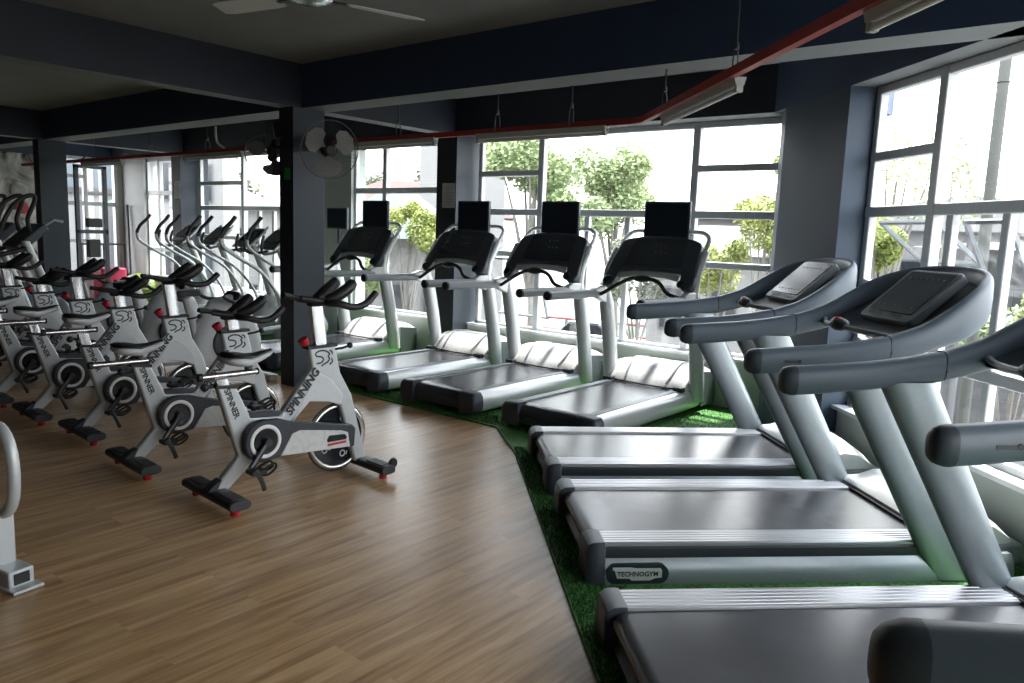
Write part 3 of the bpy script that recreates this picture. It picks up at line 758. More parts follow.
    # flywheel
    fw = MB().torus((.785, .02, .235), (0, 1, 0), .190, .016, 40, 8, sy=1.2).build('flywheel', M['chrome'], t, smooth=60)
    MB().disc((.785, .02, .235), (0, 1, 0), .178, .016, 36).disc((.785, .02, .235), (0, 1, 0), .045, .06, 20).build('flywheel_disc', M['blackgloss'], fw)
    arcs = MB()
    for k in range(5):
        a = 2 * PI * k / 5; p = (.785 + .115 * math.cos(a), .235 + .115 * math.sin(a))
        arcs.torus((p[0], .009, p[1]), (0, 1, 0), .018, .004, 14, 5); arcs.box((p[0] + .03, .009, p[1]), (.025, .003, .006), rot=Matrix.Rotation(a, 3, 'Y'))
    arcs.build('flywheel_emblem', M['letterlight'], fw)
    MB().torus((.785, .02, .235), (0, 1, 0), .207, .006, 40, 6).build('flywheel_guard', M['black'], fw)
    # chain guard on the viewer side
    c0 = Vector((.245, 0, .325)); pts = []
    y0, y1 = -.095, -.05
    for i in range(0, 17):
        a = R(75 + 210 * i / 16); pts.append((c0.x + .118 * math.cos(a), c0.z + .118 * math.sin(a)))
    pts += [(.36, .225), (.835, .19), (.845, .30), (.82, .325), (.42, .405), (.33, .435)]
    g = MB().prism(pts, y0, y1).build('chain_guard', M['raildark'], t, bevel=.008)
    MB().prism([(.335, .225), (.80, .195), (.785, .285), (.74, .303), (.46, .352), (.41, .34)], y0 - .004, y0 + .01).build('guard_panel', M['white'], g, bevel=.003, label='white panel of the chain guard')
    MB().prism([(.635, .262), (.65, .288), (.76, .279), (.775, .262), (.77, .245), (.64, .248)], y0 - .008, y0).build('guard_vent', M['blackgloss'], g, bevel=.003)
    MB().box((.705, y0 - .005, .232), (.13, .003, .014)).build('guard_label', M['red'], g)
    MB().torus((c0.x, y0 - .004, c0.z), (0, 1, 0), .083, .0095, 36, 6, sx=1.1, sy=.5).build('guard_ring', M['ringwhite'], g)
    MB().disc((c0.x, y0 - .004, c0.z), (0, 1, 0), .07, .01, 30).build('guard_disc', M['blackgloss'], g, bevel=.002)
    # other side cover
    MB().disc((c0.x, .05, c0.z), (0, 1, 0), .06, .03, 24).build('hub_cover', M['black'], t, bevel=.004)
    # cranks and pedals
    for s, an in ((-1, R(232)), (1, R(52))):
        d = Vector((math.cos(an), 0, math.sin(an))); yy = s * .118; e = c0 + d * .165
        cr = MB().tube([(c0.x, yy, c0.z), (e.x, yy, e.z)], .014, 8, sx=1.3).disc((c0.x, yy, c0.z), (0, 1, 0), .022, .03, 14).build('crank', M['steel'], t)
        pd = MB().box((e.x, s * .175, e.z), (.085, .075, .022)).disc((e.x, s * .15, e.z), (0, 1, 0), .008, .08, 8)
        pd = pd.build('pedal', M['black'], cr, bevel=.004)
        cage = MB()
        for q in (-.03, .03):
            cage.tube(catmull([(e.x + .03, s * .175 + q, e.z + .012), (e.x + .09, s * .175 + q * .8, e.z + .035), (e.x + .105, s * .175 + q * .5, e.z + .005), (e.x + .05, s * .175 + q, e.z - .02), (e.x + .0, s * .175 + q, e.z - .012)], 3), .007, 5)
        cage.tube(catmull([(e.x - .02, s * .205, e.z + .02), (e.x + .01, s * .215, e.z - .05), (e.x + .03, s * .205, e.z - .10)], 3), .009, 5, sx=1.6)
        cage.build('toe_cage', M['black'], cr)
    # writing
    dq = Vector((.588 - .378, 0, .685 - .432)).normalized(); uq = Vector((-dq.z, 0, dq.x))
    put_text('SPINNING', .068, (.520, -.0334, .555), dq, uq, bold=.0024, shear=.12, spacing=.98).build('frame_lettering', M['letter'], t, smooth=0)
    ds = Vector((.09, 0, -.25)).normalized()
    put_text('SPINNER', .047, (.088, -.0288, .545), ds, Vector((-ds.z, 0, ds.x)), bold=.0013, spacing=.95).build('tube_lettering', M['letter'], t, smooth=0)
    lg = MB()
    def stroke(pp, w=.0048): lg.tube([(a, -.0295, b) for a, b in catmull(pp, 4)], w, 4, sy=.3, up=(1, 0, 0))
    stroke([(.675, .778), (.64, .782), (.608, .770), (.612, .752), (.645, .745), (.658, .73), (.645, .712), (.612, .708)])
    stroke([(.675, .778), (.70, .76), (.692, .745), (.70, .728), (.685, .71), (.66, .70), (.645, .69)])
    stroke([(.70, .778), (.715, .772), (.72, .755)]); stroke([(.715, .73), (.72, .71), (.70, .695)])
    lg.build('frame_emblem', M['letter'], t, smooth=0)
    return t

bikes = [(-3.70, 2.10, .70, .09, 1.04, 'silver spin bike standing nearest, its frame lettering plainly readable from saddle to head'),
         (-4.56, 2.06, .665, -.05, .88, 'silver spin bike second in the row, its handlebar set low'),
         (-5.48, 2.14, .745, -.04, 1.04, 'silver spin bike third in the row with a tall handlebar post'),
         (-6.24, 2.10, .73, -.04, .90, 'silver spin bike fourth in the row with a low handlebar'),
         (-7.00, 2.10, .74, -.05, 1.00, 'silver spin bike fifth in the row, a tall bare handlebar post behind its saddle'),
         (-7.80, 2.10, .73, -.03, .88, 'silver spin bike sixth in the row, second from the far end'),
         (-8.62, 2.10, .72, -.03, .98, 'silver spin bike at the far end of the row, only its upper parts showing')]
for x, y, sz, sx_, bz, lb in bikes:
    o = make_bike(sz, sx_, bz)
    o.location = (x, y, 0); o.rotation_euler = (0, 0, R(87) + (random.random() - .5) * .02)
    tag(o, lb, 'exercise bike', 'spin bikes in a row')

# ------------------------------------------------------------------ elliptical trainers
def make_elliptical():
    t = empty('elliptical_trainer')
    MB().box((.95, 0, .05), (1.7, .10, .06)).box((.12, 0, .04), (.08, .56, .06)).box((1.75, 0, .04), (.08, .60, .06)).build('base', M['frame'], t, bevel=.012)
    rings = []
    for x, z0, z1, w in ((1.20, .10, .22, .10), (1.26, .08, .38, .16), (1.40, .06, .56, .19), (1.58, .06, .60, .20), (1.75, .07, .52, .19), (1.86, .09, .34, .14), (1.90, .14, .2, .08)):
        c = (z0 + z1) / 2; h = (z1 - z0) / 2
        rings.append([(x, w * math.cos(a), c + h * math.sin(a)) for a in [2 * PI * q / 16 for q in range(16)]])
    MB().loft(rings).build('drive_shroud', M['white'], t, smooth=70)
    MB().loft([[(x + .05 * math.cos(a), .055 * math.sin(a), z) for a in [2 * PI * q / 14 for q in range(14)]] for x, z in ((1.52, .45), (1.40, .85), (1.24, 1.22))]).build('mast', M['tsilver'], t, smooth=60)
    up = Vector((.30, 0, .26)).normalized(); nr = Vector((-up.z, 0, up.x)); b0 = Vector((1.06, 0, 1.22))
    cs = MB().loft([[b0 + up * b + nr * d + Vector((0, a, 0)) for a, b in rrect(.36, .34, .05, 4, 0, .17)] for d in (-.05, .0)]).build('console', M['darkplastic'], t, bevel=.01)
    MB().loft([[b0 + up * b + nr * d + Vector((0, a, 0)) for a, b in rrect(.28, .22, .02, 3, 0, .19)] for d in (-.001, .006)]).build('display_screen', M['screen'], cs)
    for s in (-1, 1):
        MB().tube([b0 + up * -.02 + nr * -.02 + Vector((0, s * .19, 0)), b0 + up * .20 + nr * -.02 + Vector((0, s * .20, 0)), b0 + up * .38 + nr * -.02 + Vector((0, s * .15, 0))], .016, 8).build('console_trim', M['tsilver'], cs)
        a = MB().tube(catmull([(1.50, s * .25, .28), (1.40, s * .27, .60), (1.16, s * .29, .90), (.86, s * .30, 1.08), (.66, s * .30, 1.22), (.64, s * .30, 1.34)], 5), .020, 10).build('swing_arm', M['tsilver'], t, smooth=60)
        MB().tube(catmull([(.635, s * .30, 1.31), (.68, s * .30, 1.41), (.77, s * .29, 1.50), (.83, s * .29, 1.57)], 4), .023, 10).build('arm_grip', M['black'], a)
        MB().tube(catmull([(1.15, s * .10, 1.17), (.98, s * .13, 1.14), (.90, s * .18, 1.17), (.89, s * .19, 1.26), (.92, s * .19, 1.36)], 4), .017, 8).build('fixed_handle', M['black'], t)
        p = MB().tube([(.25, s * .17, .20), (.9, s * .20, .25), (1.5, s * .23, .30)], .026, 10).build('pedal_arm', M['frame'], t)
        MB().loft([[(.50 + x, s * .17 + y, z) for x, y in rrect(.34, .15, .05, 3)] for z in (.25, .27)]).build('foot_plate', M['black'], p, bevel=.006)
    return t
EL = make_elliptical()
labs = ['grey elliptical trainer closest to the far dark pilaster, by the narrow window', 'grey elliptical trainer second from the far pilaster, white front shell', 'grey elliptical trainer third along, in front of the wide bright window', 'grey elliptical trainer half hidden behind the black column']
for i, (x, y) in enumerate(((-10.78, 4.52), (-9.95, 4.52), (-9.12, 4.52), (-8.25, 4.32))):
    o = EL if i == 0 else copy_tree(EL)
    o.location = (x, y, .0); o.rotation_euler = (0, 0, R(88))
    tag(o, labs[i], 'elliptical trainer', 'elliptical trainers by the windows')
# stand screen behind the column
sc = empty('screen_on_stand', (-8.08, 6.37, 0))
MB().box((0, 0, .02), (.4, .2, .03)).tube([(0, 0, .03), (0, 0, 1.5)], .02, 10).build('stand', M['steel'], sc)
MB().box((0, -.02, 1.6), (.40, .04, .27)).build('screen', M['darkplastic'], sc, bevel=.006)
MB().box((0, -.042, 1.6), (.36, .004, .23)).build('screen_glass', M['screen'], sc)
tag(sc, 'black viewing screen on a thin stand by the light wall behind the column', 'screen')

# upright exercise bikes with round shells behind the spin bikes
def make_upright():
    t = empty('upright_bike')
    MB().box((0.05, 0, .04), (.09, .5, .06)).box((1.0, 0, .04), (.09, .5, .06)).box((.52, 0, .06), (.95, .09, .05)).build('base', M['frame'], t, bevel=.012)
    rings = []
    for x, z0, z1, w in ((.26, .12, .30, .05), (.34, .10, .58, .10), (.50, .10, .80, .13), (.70, .10, .84, .14), (.88, .12, .72, .12), (.98, .2, .52, .07), (1.0, .3, .4, .03)):
        c = (z0 + z1) / 2; h = (z1 - z0) / 2
        rings.append([(x, w * math.cos(a), c + h * math.sin(a)) for a in [2 * PI * q / 18 for q in range(18)]])
    MB().loft(rings).build('shell', M['frameshell'], t, smooth=70)
    MB().disc((.60, 0, .40), (0, 1, 0), .16, .29, 26).build('shell_disc', M['darkplastic'], t, bevel=.01)
    MB().tube([(.36, 0, .4), (.26, 0, .82)], .035, 12).build('seat_post', M['frame'], t)
    MB().loft([[(.24 + x, y * (1 if x < 0 else .6), .84 + z) for x, y in rrect(.30, .24, .09, 4)] for z in (0, .035, .055)]).build('saddle', M['black'], t, bevel=.01)
    MB().tube([(.68, 0, .70), (.71, 0, .82)], .04, 12).build('mast', M['frameshell'], t)
    up = Vector((.5, 0, .86)); nr = Vector((-.86, 0, .5)); b0 = Vector((.66, 0, .70))
    MB().loft([[b0 + up * b + nr * d + Vector((0, a, 0)) for a, b in rrect(.24, .20, .05, 4, 0, .08)] for d in (-.04, .02)]).build('console', M['raildark'], t, bevel=.01)
    for s in (-1, 1): MB().tube(catmull([(.74, s * .04, .80), (.64, s * .18, .78), (.56, s * .20, .80), (.50, s * .20, .84)], 4), .017, 8).build('handlebar', M['black'], t)
    for s, an in ((-1, R(250)), (1, R(70))):
        d = Vector((math.cos(an), 0, math.sin(an))); e = Vector((.60, s * .17, .40)) + d * .16
        c = MB().tube([(.60, s * .17, .40), e], .014, 8).build('crank', M['steel'], t)
        MB().box((e.x, s * .22, e.z), (.10, .08, .02)).build('pedal', M['black'], c, bevel=.004)
    return t
UB = make_upright()
for i, (x, y, lb) in enumerate(((-6.55, 3.22, 'grey upright exercise bike with a dark saddle right behind the second and third spin bikes'), (-7.55, 3.22, 'grey upright exercise bike with a rounded shell behind the third and fourth spin bikes'), (-8.70, 3.22, 'grey upright exercise bike, farthest of those parked behind the spin bikes'))):
    o = UB if i == 0 else copy_tree(UB)
    o.location = (x, y, 0); o.rotation_euler = (0, 0, R(92)); tag(o, lb, 'exercise bike', 'upright bikes behind the spin bikes')

# stair machines with hooped handles at the far left
def make_hoop():
    t = empty('step_machine')
    MB().box((.55, 0, .08), (1.2, .62, .10)).build('base', M['darkplastic'], t, bevel=.03)
    MB().loft([[(x, w * math.cos(a), z + h * math.sin(a)) for a in [2 * PI * q / 16 for q in range(16)]] for x, w, z, h in ((.7, .1, .2, .1), (.8, .24, .32, .22), (1.0, .26, .34, .24), (1.12, .2, .28, .18))]).build('drive_shroud', M['midgrey'], t, smooth=70)
    for s in (-1, 1):
        MB().loft([[(x + .045 * math.cos(a), s * .26 + .03 * math.sin(a), z) for a in [2 * PI * q / 12 for q in range(12)]] for x, z in ((.98, .15), (.78, .75), (.60, 1.22))]).build('post', M['frame'], t, smooth=60)
        MB().tube(catmull([(.36, s * .19, 1.22), (.42, s * .20, 1.42), (.52, s * .20, 1.60), (.64, s * .20, 1.70), (.73, s * .20, 1.71), (.72, s * .19, 1.62), (.66, s * .18, 1.46), (.68, s * .18, 1.32)], 5), .024, 10).build('hooped_handle', M['black'], t)
        MB().tube(catmull([(.10, s * .28, 1.02), (.3, s * .28, 1.06), (.6, s * .28, 1.14)], 4), .026, 10).build('handrail', M['black'], t)
        p = MB().tube([(.25, s * .14, .18), (.9, s * .14, .26)], .022, 8).build('pedal_arm', M['frame'], t)
        MB().box((.32, s * .14, .22), (.32, .14, .03)).build('foot_plate', M['black'], p, bevel=.006)
    MB().prism([(.50, 1.16), (.58, 1.10), (.86, 1.34), (.80, 1.42)], -.24, .24).build('console', M['darkplastic'], t, bevel=.02)
    MB().tube([(.86, -.1, 1.40), (.93, -.16, 1.46), (1.02, -.16, 1.44)], .016, 8).build('bottle_bracket', M['tsilver'], t)
    return t
HM = make_hoop()
for i, (x, y, lb) in enumerate(((-9.75, 2.62 + .95, 'dark step machine with black hooped handles in front of the far column'), (-10.65, 2.62 + .95, 'dark step machine with hooped handles next to the painted mural wall'))):
    o = HM if i == 0 else copy_tree(HM)
    o.location = (x, y - .95 + .0, 0); o.rotation_euler = (0, 0, R(88)); tag(o, lb, 'step machine', 'step machines at the far side')

# ------------------------------------------------------------------ partial cable machine at the left edge
cm = empty('weight_machine', (-3.52, 1.04, 0), R(100))
def oval(cx, cz, w, h, n=28): return [(cx + w * math.copysign(abs(math.cos(a)) ** .8, math.cos(a)), 0, cz + h * math.copysign(abs(math.sin(a)) ** .85, math.sin(a))) for a in [2 * PI * k / n for k in range(n)]]
MB().tube([(0, y, z) for y, _, z in [(p[0], 0, p[2]) for p in oval(0, .475, .135, .185)]], .024, 10, closed=True, sx=1.0).build('frame_loop', M['frame'], cm, smooth=70)
MB().box((0, .0, .18), (.08, .10, .22)).build('upright', M['frame'], cm, bevel=.012)
MB().box((0, .10, .82), (.07, .06, .36)).build('mast', M['frame'], cm, bevel=.012)
ft = MB().box((.0, .02, .045), (.10, .34, .07)).build('foot', M['frame'], cm, bevel=.006)
MB().box((.052, -.06, .045), (.004, .10, .045)).build('foot_opening', M['black'], ft); MB().box((0, -.152, .045), (.06, .004, .045)).build('foot_opening', M['black'], ft)
MB().box((0, -.12, .008), (.12, .16, .012)).build('floor_plate', M['frame'], ft, bevel=.002)
MB().tube([(0, .02, .70), (0, .02, 1.05)], .005, 6).build('cable', M['black'], cm)
tag(cm, 'silver frame foot and loop of a weight machine cut off at the edge', 'weight machine')

# ------------------------------------------------------------------ ceiling services
pz = 2.28
def pp(px): return px
bend = (-2.72, 4.70)
pipe_pts = [(-13.8, 4.70, pz), (-9, 4.70, pz), (-6, 4.70, pz), (bend[0] - .08, 4.70, pz), (bend[0] + .02, 4.66, pz), (.9, 4.70 + bend[0] - .9 - .02, pz)]
MB().tube(pipe_pts, .030, 4, up=(0, .7, .7)).build('conduit', M['redpipe'])
tag(bpy.data.objects['conduit'], 'long red conduit hung below the beams, bending parallel to the slanted windows', 'pipe')
def batten(x, y, rz, name_label, L=1.22):
    b = empty('fluorescent_light', (x, y, pz - .036), rz)
    MB().prism([(-.03, .02), (.03, .02), (.02, -.018), (-.02, -.018)], -L / 2, L / 2, lambda a, bb_, t: (t, a, bb_)).build('housing', M['offwhite'], b)
    for s in (-1, 1): MB().box((s * (L / 2 - .015), 0, -.025), (.03, .035, .05)).build('lamp_holder', M['offwhite'], b, bevel=.004)
    MB().tube([(-L / 2 + .02, 0, -.035), (L / 2 - .02, 0, -.035)], .014, 10).build('lamp_tube', M['diffuser'], b)
    tag(b, name_label, 'light', 'unlit fluorescent lights under the conduit'); return b
batten(-3.62, 4.70, 0, 'unlit fluorescent light under the straight conduit in front of the screen treadmills window')
batten(-5.3, 4.70, 0, 'unlit fluorescent light on the conduit right of the wall fan')
batten(-8.2, 4.70, 0, 'unlit fluorescent light on the conduit beyond the black column')
batten(-11.0, 4.70, 0, 'unlit fluorescent light on the conduit farthest down the room')
batten((1.425 - 4.25) * S2, (1.425 + 4.25) * S2, R(135), 'unlit fluorescent light on the slanted conduit just past its bend')
batten((1.425 - 1.93) * S2, (1.425 + 1.93) * S2, R(135), 'unlit fluorescent light at the top edge on the slanted conduit')
def hanger(x, y, lb, zt=ZC):
    h = empty('conduit_hanger', (x, y, 0))
    MB().tube([(0, 0, zt), (0, 0, pz + .13)], .006, 6).disc((0, 0, pz + .14), (0, 0, 1), .014, .03, 8).build('rod', M['steel'], h)
    MB().tube([(.0, -.03, pz - .02), (0, -.028, pz + .09), (0, -.012, pz + .13), (0, .012, pz + .13), (0, .028, pz + .09), (0, .03, pz - .02)], .004, 6).build('stirrup', M['steel'], h)
    tag(h, lb, 'hanger', 'rods carrying the conduit')
for i, x in enumerate((-12.9, -11.2, -9.6, -8.3, -7.2, -5.15, -4.02, -3.32)):
    hanger(x, 4.70, 'thin steel hanger rod of the straight conduit, ' + ('behind the far column', 'near the far column', 'between the columns, far one', 'between the columns, middle one', 'just before the black column', 'above the notice pilaster', 'over the second screen treadmill', 'over the nearest screen treadmill')[i])
hanger((1.425 - 4.87) * S2, (1.425 + 4.87) * S2, 'thin steel hanger rod fixed under the long beam, by the bend of the conduit', ZB)
hanger((1.425 - 3.72) * S2, (1.425 + 3.72) * S2, 'long steel hanger rod of the slanted conduit with a wide stirrup')
# flexible grey conduit loop
MB().tube(catmull([(-7.95, 4.6, 2.52), (-8.0, 4.63, 2.44), (-8.02, 4.66, 2.36), (-7.93, 4.69, 2.30)], 4), .013, 8).build('flexible_duct', M['offwhite'])
tag(bpy.data.objects['flexible_duct'], 'short bent grey hose hanging between the beam and the conduit', 'hose')

# wall fans on the column
def make_wall_fan():
    t = empty('wall_fan')
    MB().box((-.32, 0, 0), (.03, .12, .16)).tube([(-.31, 0, 0), (-.2, 0, -.02), (-.12, 0, 0)], .022, 10).build('wall_bracket', M['steel'], t)
    MB().tube([(-.15, 0, 0), (-.03, 0, 0), (-.0, 0, 0)], [.05, .07, .045], 16).build('motor', M['black'], t)
    for k in range(3):
        a0 = 2 * PI * k / 3 + .5; mb = MB(); rings = []
        poly = []
        for i in range(12):
            q = 2 * PI * i / 12; rr_ = .138 + .098 * math.cos(q); aa = a0 + .78 * math.sin(q) * (1.0 if math.cos(q) > -.3 else .55)
            poly.append((.02 + .03 * math.sin(q), rr_ * math.cos(aa), rr_ * math.sin(aa)))
        mb.loft([[Vector(p) for p in poly], [Vector(p) + Vector((.004, 0, 0)) for p in poly]]).build('fan_blade', M['fanblade'], t, smooth=40)
    MB().disc((.05, 0, 0), (1, 0, 0), .045, .03, 20).build('hub', M['black'], t, bevel=.008)
    g = MB().torus((.03, 0, 0), (1, 0, 0), .255, .005, 40, 6)
    for k in range(48):
        a = 2 * PI * k / 48; c, s = math.cos(a), math.sin(a)
        g.tube([(.07, .04 * c, .04 * s), (.075, .15 * c, .15 * s), (.03, .255 * c, .255 * s)], .0009, 4)
        g.tube([(-.03, .05 * c, .05 * s), (-.03, .18 * c, .18 * s), (.03, .255 * c, .255 * s)], .0009, 4)
    g.torus((.078, 0, 0), (1, 0, 0), .05, .003, 24, 5)
    g.build('guard', M['steel'], t, smooth=60)
    return t
f1 = make_wall_fan(); f1.location = (-5.70, 4.38, 2.17); f1.rotation_euler = (0, R(8), R(-22)); tag(f1, 'round wall fan facing outward on the treadmill side of the black column', 'fan', 'wall fans')
f2 = copy_tree(f1); f2.location = (-6.46, 4.32, 2.15); f2.rotation_euler = (0, R(35), R(160)); tag(f2, 'wall fan seen edge-on past the spin bike side of the black column', 'fan', 'wall fans')
# ceiling fan
cf = empty('ceiling_fan', (-3.60, 2.64, 2.72))
MB().tube([(0, 0, .20), (0, 0, .02)], .012, 8).disc((0, 0, .18), (0, 0, 1), .06, .04, 18).build('down_rod', M['steel'], cf)
MB().loft([[(r_ * math.cos(a), r_ * math.sin(a), z) for a in [2 * PI * k / 24 for k in range(24)]] for r_, z in ((.04, .06), (.11, .045), (.13, .01), (.12, -.03), (.06, -.05), (.01, -.055))]).build('motor', M['chrome'], cf, smooth=60)
for k, a in enumerate((R(73), R(193), R(313))):
    d = Vector((math.cos(a), math.sin(a), 0)); w = Vector((-d.y, d.x, 0)); tl_ = Vector((0, 0, .012))
    bl_ = MB().loft([[d * r_ + w * s * hw_ + tl_ * s + Vector((0, 0, -.02 + h)) for s, h in ((-1, 0), (1, 0), (1, .006), (-1, .006))] for r_, hw_ in ((.20, .045), (.26, .062), (.60, .07), (.66, .05))]).build('fan_blade', M['alulight'], cf, smooth=0)
    MB().box((d * .16 + Vector((0, 0, -.02))), (.12, .03, .012), rz=a).build('blade_bracket', M['steel'], bl_)
tag(cf, 'ceiling fan with a chrome motor hanging near the top edge', 'fan')

# ------------------------------------------------------------------ small things
def notice(name, c, w, h, lb):
    o = MB().box(c, (w, .004, h)).build(name, M['paper'], smooth=0)
    ln = MB()
    for k in range(9): ln.box((c[0] - w * .02 * (k % 3), c[1] - .0026, c[2] + h * (.38 - k * .09)), (w * (.75 - .12 * (k % 3)), .001, h * .022))
    ln.build('printed_lines', M['ink'], o, smooth=0).matrix_parent_inverse = Matrix()
    tag(o, lb, 'notice'); return o
notice('paper_notice', (-6.04, 6.2675, 1.88), .19, .27, 'white paper notice taped to the dark pilaster behind the screen treadmills')
notice('paper_notice', (-12.0, 6.2675, 1.98), .19, .27, 'white paper notice taped to the far dark pilaster behind the ellipticals')
stk = MB().box((-6.075, 4.206, 1.955), (.085, .004, .105)).build('floor_sign_sticker', M['exitgreen'], smooth=0); stk.name = 'green_sticker'
tag(stk, 'small green sticker on the front of the black column', 'sticker')
pk = empty('foam_block', (-13.72, 5.93, 0), R(5)); MB().box((0, 0, .33), (.30, .44, .66)).build('foam', M['pink'], pk, bevel=.03)
MB().box((0, -.10, .33), (.31, .012, .64)).build('piping', M['black'], pk)
tag(pk, 'bright pink foam block standing upright by the end window', 'foam block')
bl = empty('exercise_ball', (-13.05, 6.10, .302)); MB().ball((0, 0, 0), .30, 20).build('ball', M['lime'], bl, smooth=70)
for k in range(4): MB().torus((0, 0, -.15 + k * .1), (0, 0, 1), math.sqrt(.30 ** 2 - (-.15 + k * .1) ** 2), .006, 28, 5).build('ridge', M['leafc'], bl)
tag(bl, 'shiny lime green exercise ball resting in the far corner beside the pink block', 'ball')
MB().tube([(-14.0, 6.42, .02), (-14.15, 6.46, 1.75)], [.012, .02], 8).build('barbell_pole', M['darkplastic'])
tag(bpy.data.objects['barbell_pole'], 'thin dark pole leaning in the pale far corner', 'pole')
# mural on the end wall
mu = MB().box((XL + .012, 4.15, 1.45), (.02, 1.85, 2.1)).build('mural', M['mural'], smooth=0)
tag(mu, 'smoky grey and white mural on the end wall beside the far column', 'mural')
MB().ball((XL + .03, 4.86, 1.62), .10, 10, sc=(.1, 1, 1)).build('mural_spot', M['red'], mu, smooth=60, label='red spot')
# multi-gym frame silhouetted at the end window
gy = empty('gym_rack', (-12.9, 5.12, 0))
for y in (0, .42): MB().box((0, y, 1.15), (.06, .06, 2.3)).build('upright', M['darkplastic'], gy, bevel=.005)
MB().box((0, .21, 2.28), (.06, .48, .05)).box((0, .21, 1.28), (.06, .48, .06)).build('crossbar', M['darkplastic'], gy, bevel=.005)
MB().tube([(0, -.05, 2.32), (0, .12, 2.40), (0, .2, 2.50)], .012, 6).build('pull_up_grip', M['darkplastic'], gy)
MB().box((0, .24, 1.42), (.10, .22, .14)).build('weight_block', M['black'], gy, bevel=.01); MB().box((0, .22, 1.02), (.10, .18, .28)).build('weight_block', M['black'], gy, bevel=.01)
MB().box((0, .2, .04), (.5, .6, .06)).build('base', M['darkplastic'], gy, bevel=.01)
tag(gy, 'dark steel gym rack silhouetted against the end window', 'gym rack')
rl_ = empty('safety_railing', (-14.05, 5.6, 0))
MB().tube([(0, .0, 1.05), (0, .75, 1.05)], .018, 8).build('top_rail', M['darkplastic'], rl_)
for y in (.02, .38, .73): MB().tube([(0, y, 0), (0, y, 1.05)], .016, 8).build('post', M['darkplastic'], rl_)
tag(rl_, 'dark pipe railing across the end window behind the gym rack', 'railing')

# ------------------------------------------------------------------ outside
GZ = -3.5
MB().box((-20, 60, GZ - .1), (260, 200, .2)).build('ground', M['asphalt'], kind='structure')
box('ground', (-19.5, 33.5, GZ + .02), (12, 9, .04), M['court'], kind='structure')
# verge + kerb with black and white paint
kb = empty('kerb', (0, 0, 0), kind='structure')
d0, d1 = Vector((-16, 36.5, GZ)), Vector((9, 32.0, GZ)); dk = (d1 - d0); nk = 26; rzk = math.atan2(dk.y, dk.x)
mb = MB()
for k in range(nk):
    c = d0 + dk * ((k + .5) / nk); mb.box((c.x, c.y, GZ + .12), (dk.length / nk, .3, .24), rz=rzk, mi=k % 2)
mb.build('kerb_stones', [M['blackkerb'], M['housewall']], kb)['kind'] = 'structure'

def tree(loc, rad, h, m, lb, trunk=.12, n=2600, leaf=.16, branches=6, sparse=1.0, seed=1, group=None, vs=.8, ball_n=9):
    rg2 = random.Random(seed)
    t = empty('tree', (loc[0], loc[1], GZ))
    H_ = h - GZ          # crown centre height above ground
    tr = MB(); tr.tube([(0, 0, 0), (.1, .05, H_ * .4), (.0, 0, H_ * .8), (.05, 0, H_)], [trunk, trunk * .8, trunk * .55, trunk * .2], 8)
    cents = []
    for k in range(ball_n):
        a = rg2.random() * 2 * PI; rr_ = rad * (.25 + .6 * rg2.random()); z = H_ + rad * vs * (rg2.random() * 1.5 - .75)
        c = Vector((rr_ * math.cos(a), rr_ * math.sin(a), z)); cents.append((c, rad * (.28 + .25 * rg2.random())))
        if k < branches: tr.tube([(0, 0, H_ * .62), tuple(Vector((0, 0, H_ * .7)).lerp(c, .5) + Vector((0, 0, -.1))), tuple(c)], [trunk * .45, trunk * .28, trunk * .08], 6)
    tr.build('trunk', M['bark'], t, smooth=60)
    lf = MB()
    n *= 4; leaf *= .55
    for k in range(int(n * sparse)):
        c, r_ = rg2.choice(cents)
        d = Vector((rg2.gauss(0, 1), rg2.gauss(0, 1), rg2.gauss(0, .8))).normalized() * r_ * (rg2.random() ** .35)
        p = c + d; a = Vector((rg2.gauss(0, 1), rg2.gauss(0, 1), rg2.gauss(0, .6))).normalized(); b = a.orthogonal().normalized(); L = leaf * (.6 + .8 * rg2.random())
        lf.add([p - a * L * .5, p + b * L * .28, p + a * L * .5, p - b * L * .28], [(0, 1, 2, 3)])
    lf.build('crown', M[m], t, smooth=0)
    tag(t, lb, 'tree', group); return t
tree((-8.75, 11.3), 1.0, 2.65, 'leafa', 'feathery green tree rising behind the screen of the second treadmill', seed=2, n=2600, leaf=.17, vs=1.0)
tree((-9.0, 14.6), 1.0, 2.5, 'leafa', 'green tree with sparse branching crown in the middle of the wide window', seed=5, n=2600, leaf=.18)
tree((-4.35, 11.2), .55, 1.95, 'leafb', 'small lime green tree close outside the right light of the wide window', seed=8, n=1500, leaf=.11, vs=1.6, trunk=.06)
tree((-5.2, 11.6), .55, 1.1, 'leafb', 'low lime green shrub-like tree below the roofs', seed=9, n=1100, leaf=.11, trunk=.06)
tree((-7.2, 12.6), .7, .9, 'leafc', 'dusty green tree low between the second and third screen treadmills', seed=11, n=1500, leaf=.13, trunk=.06)
tree((-9.9, 9.3), .55, 1.6, 'leafb', 'bright yellow green bush tree outside the window beside the notice pilaster', seed=12, n=2200, leaf=.10, trunk=.05)
tree((-10.9, 9.2), .45, .7, 'leafa', 'low green bush under the bright yellow green one', seed=13, n=1100, leaf=.11, trunk=.05)
tree((-31, 30), 3.0, 3.2, 'leafc', 'broad dull green tree far behind the window beside the notice pilaster', seed=14, n=2600, leaf=.4, vs=.5, trunk=.3)
tree((-26, 27.5), 2.0, 2.9, 'leafc', 'second broad dull green tree next to the far one', seed=15, n=1800, leaf=.4, vs=.5, trunk=.3)
tree((-2.45, 9.6), .42, 1.5, 'leafb', 'yellow green bush tree outside beneath the tilted sash', seed=16, n=2600, leaf=.08, trunk=.05)
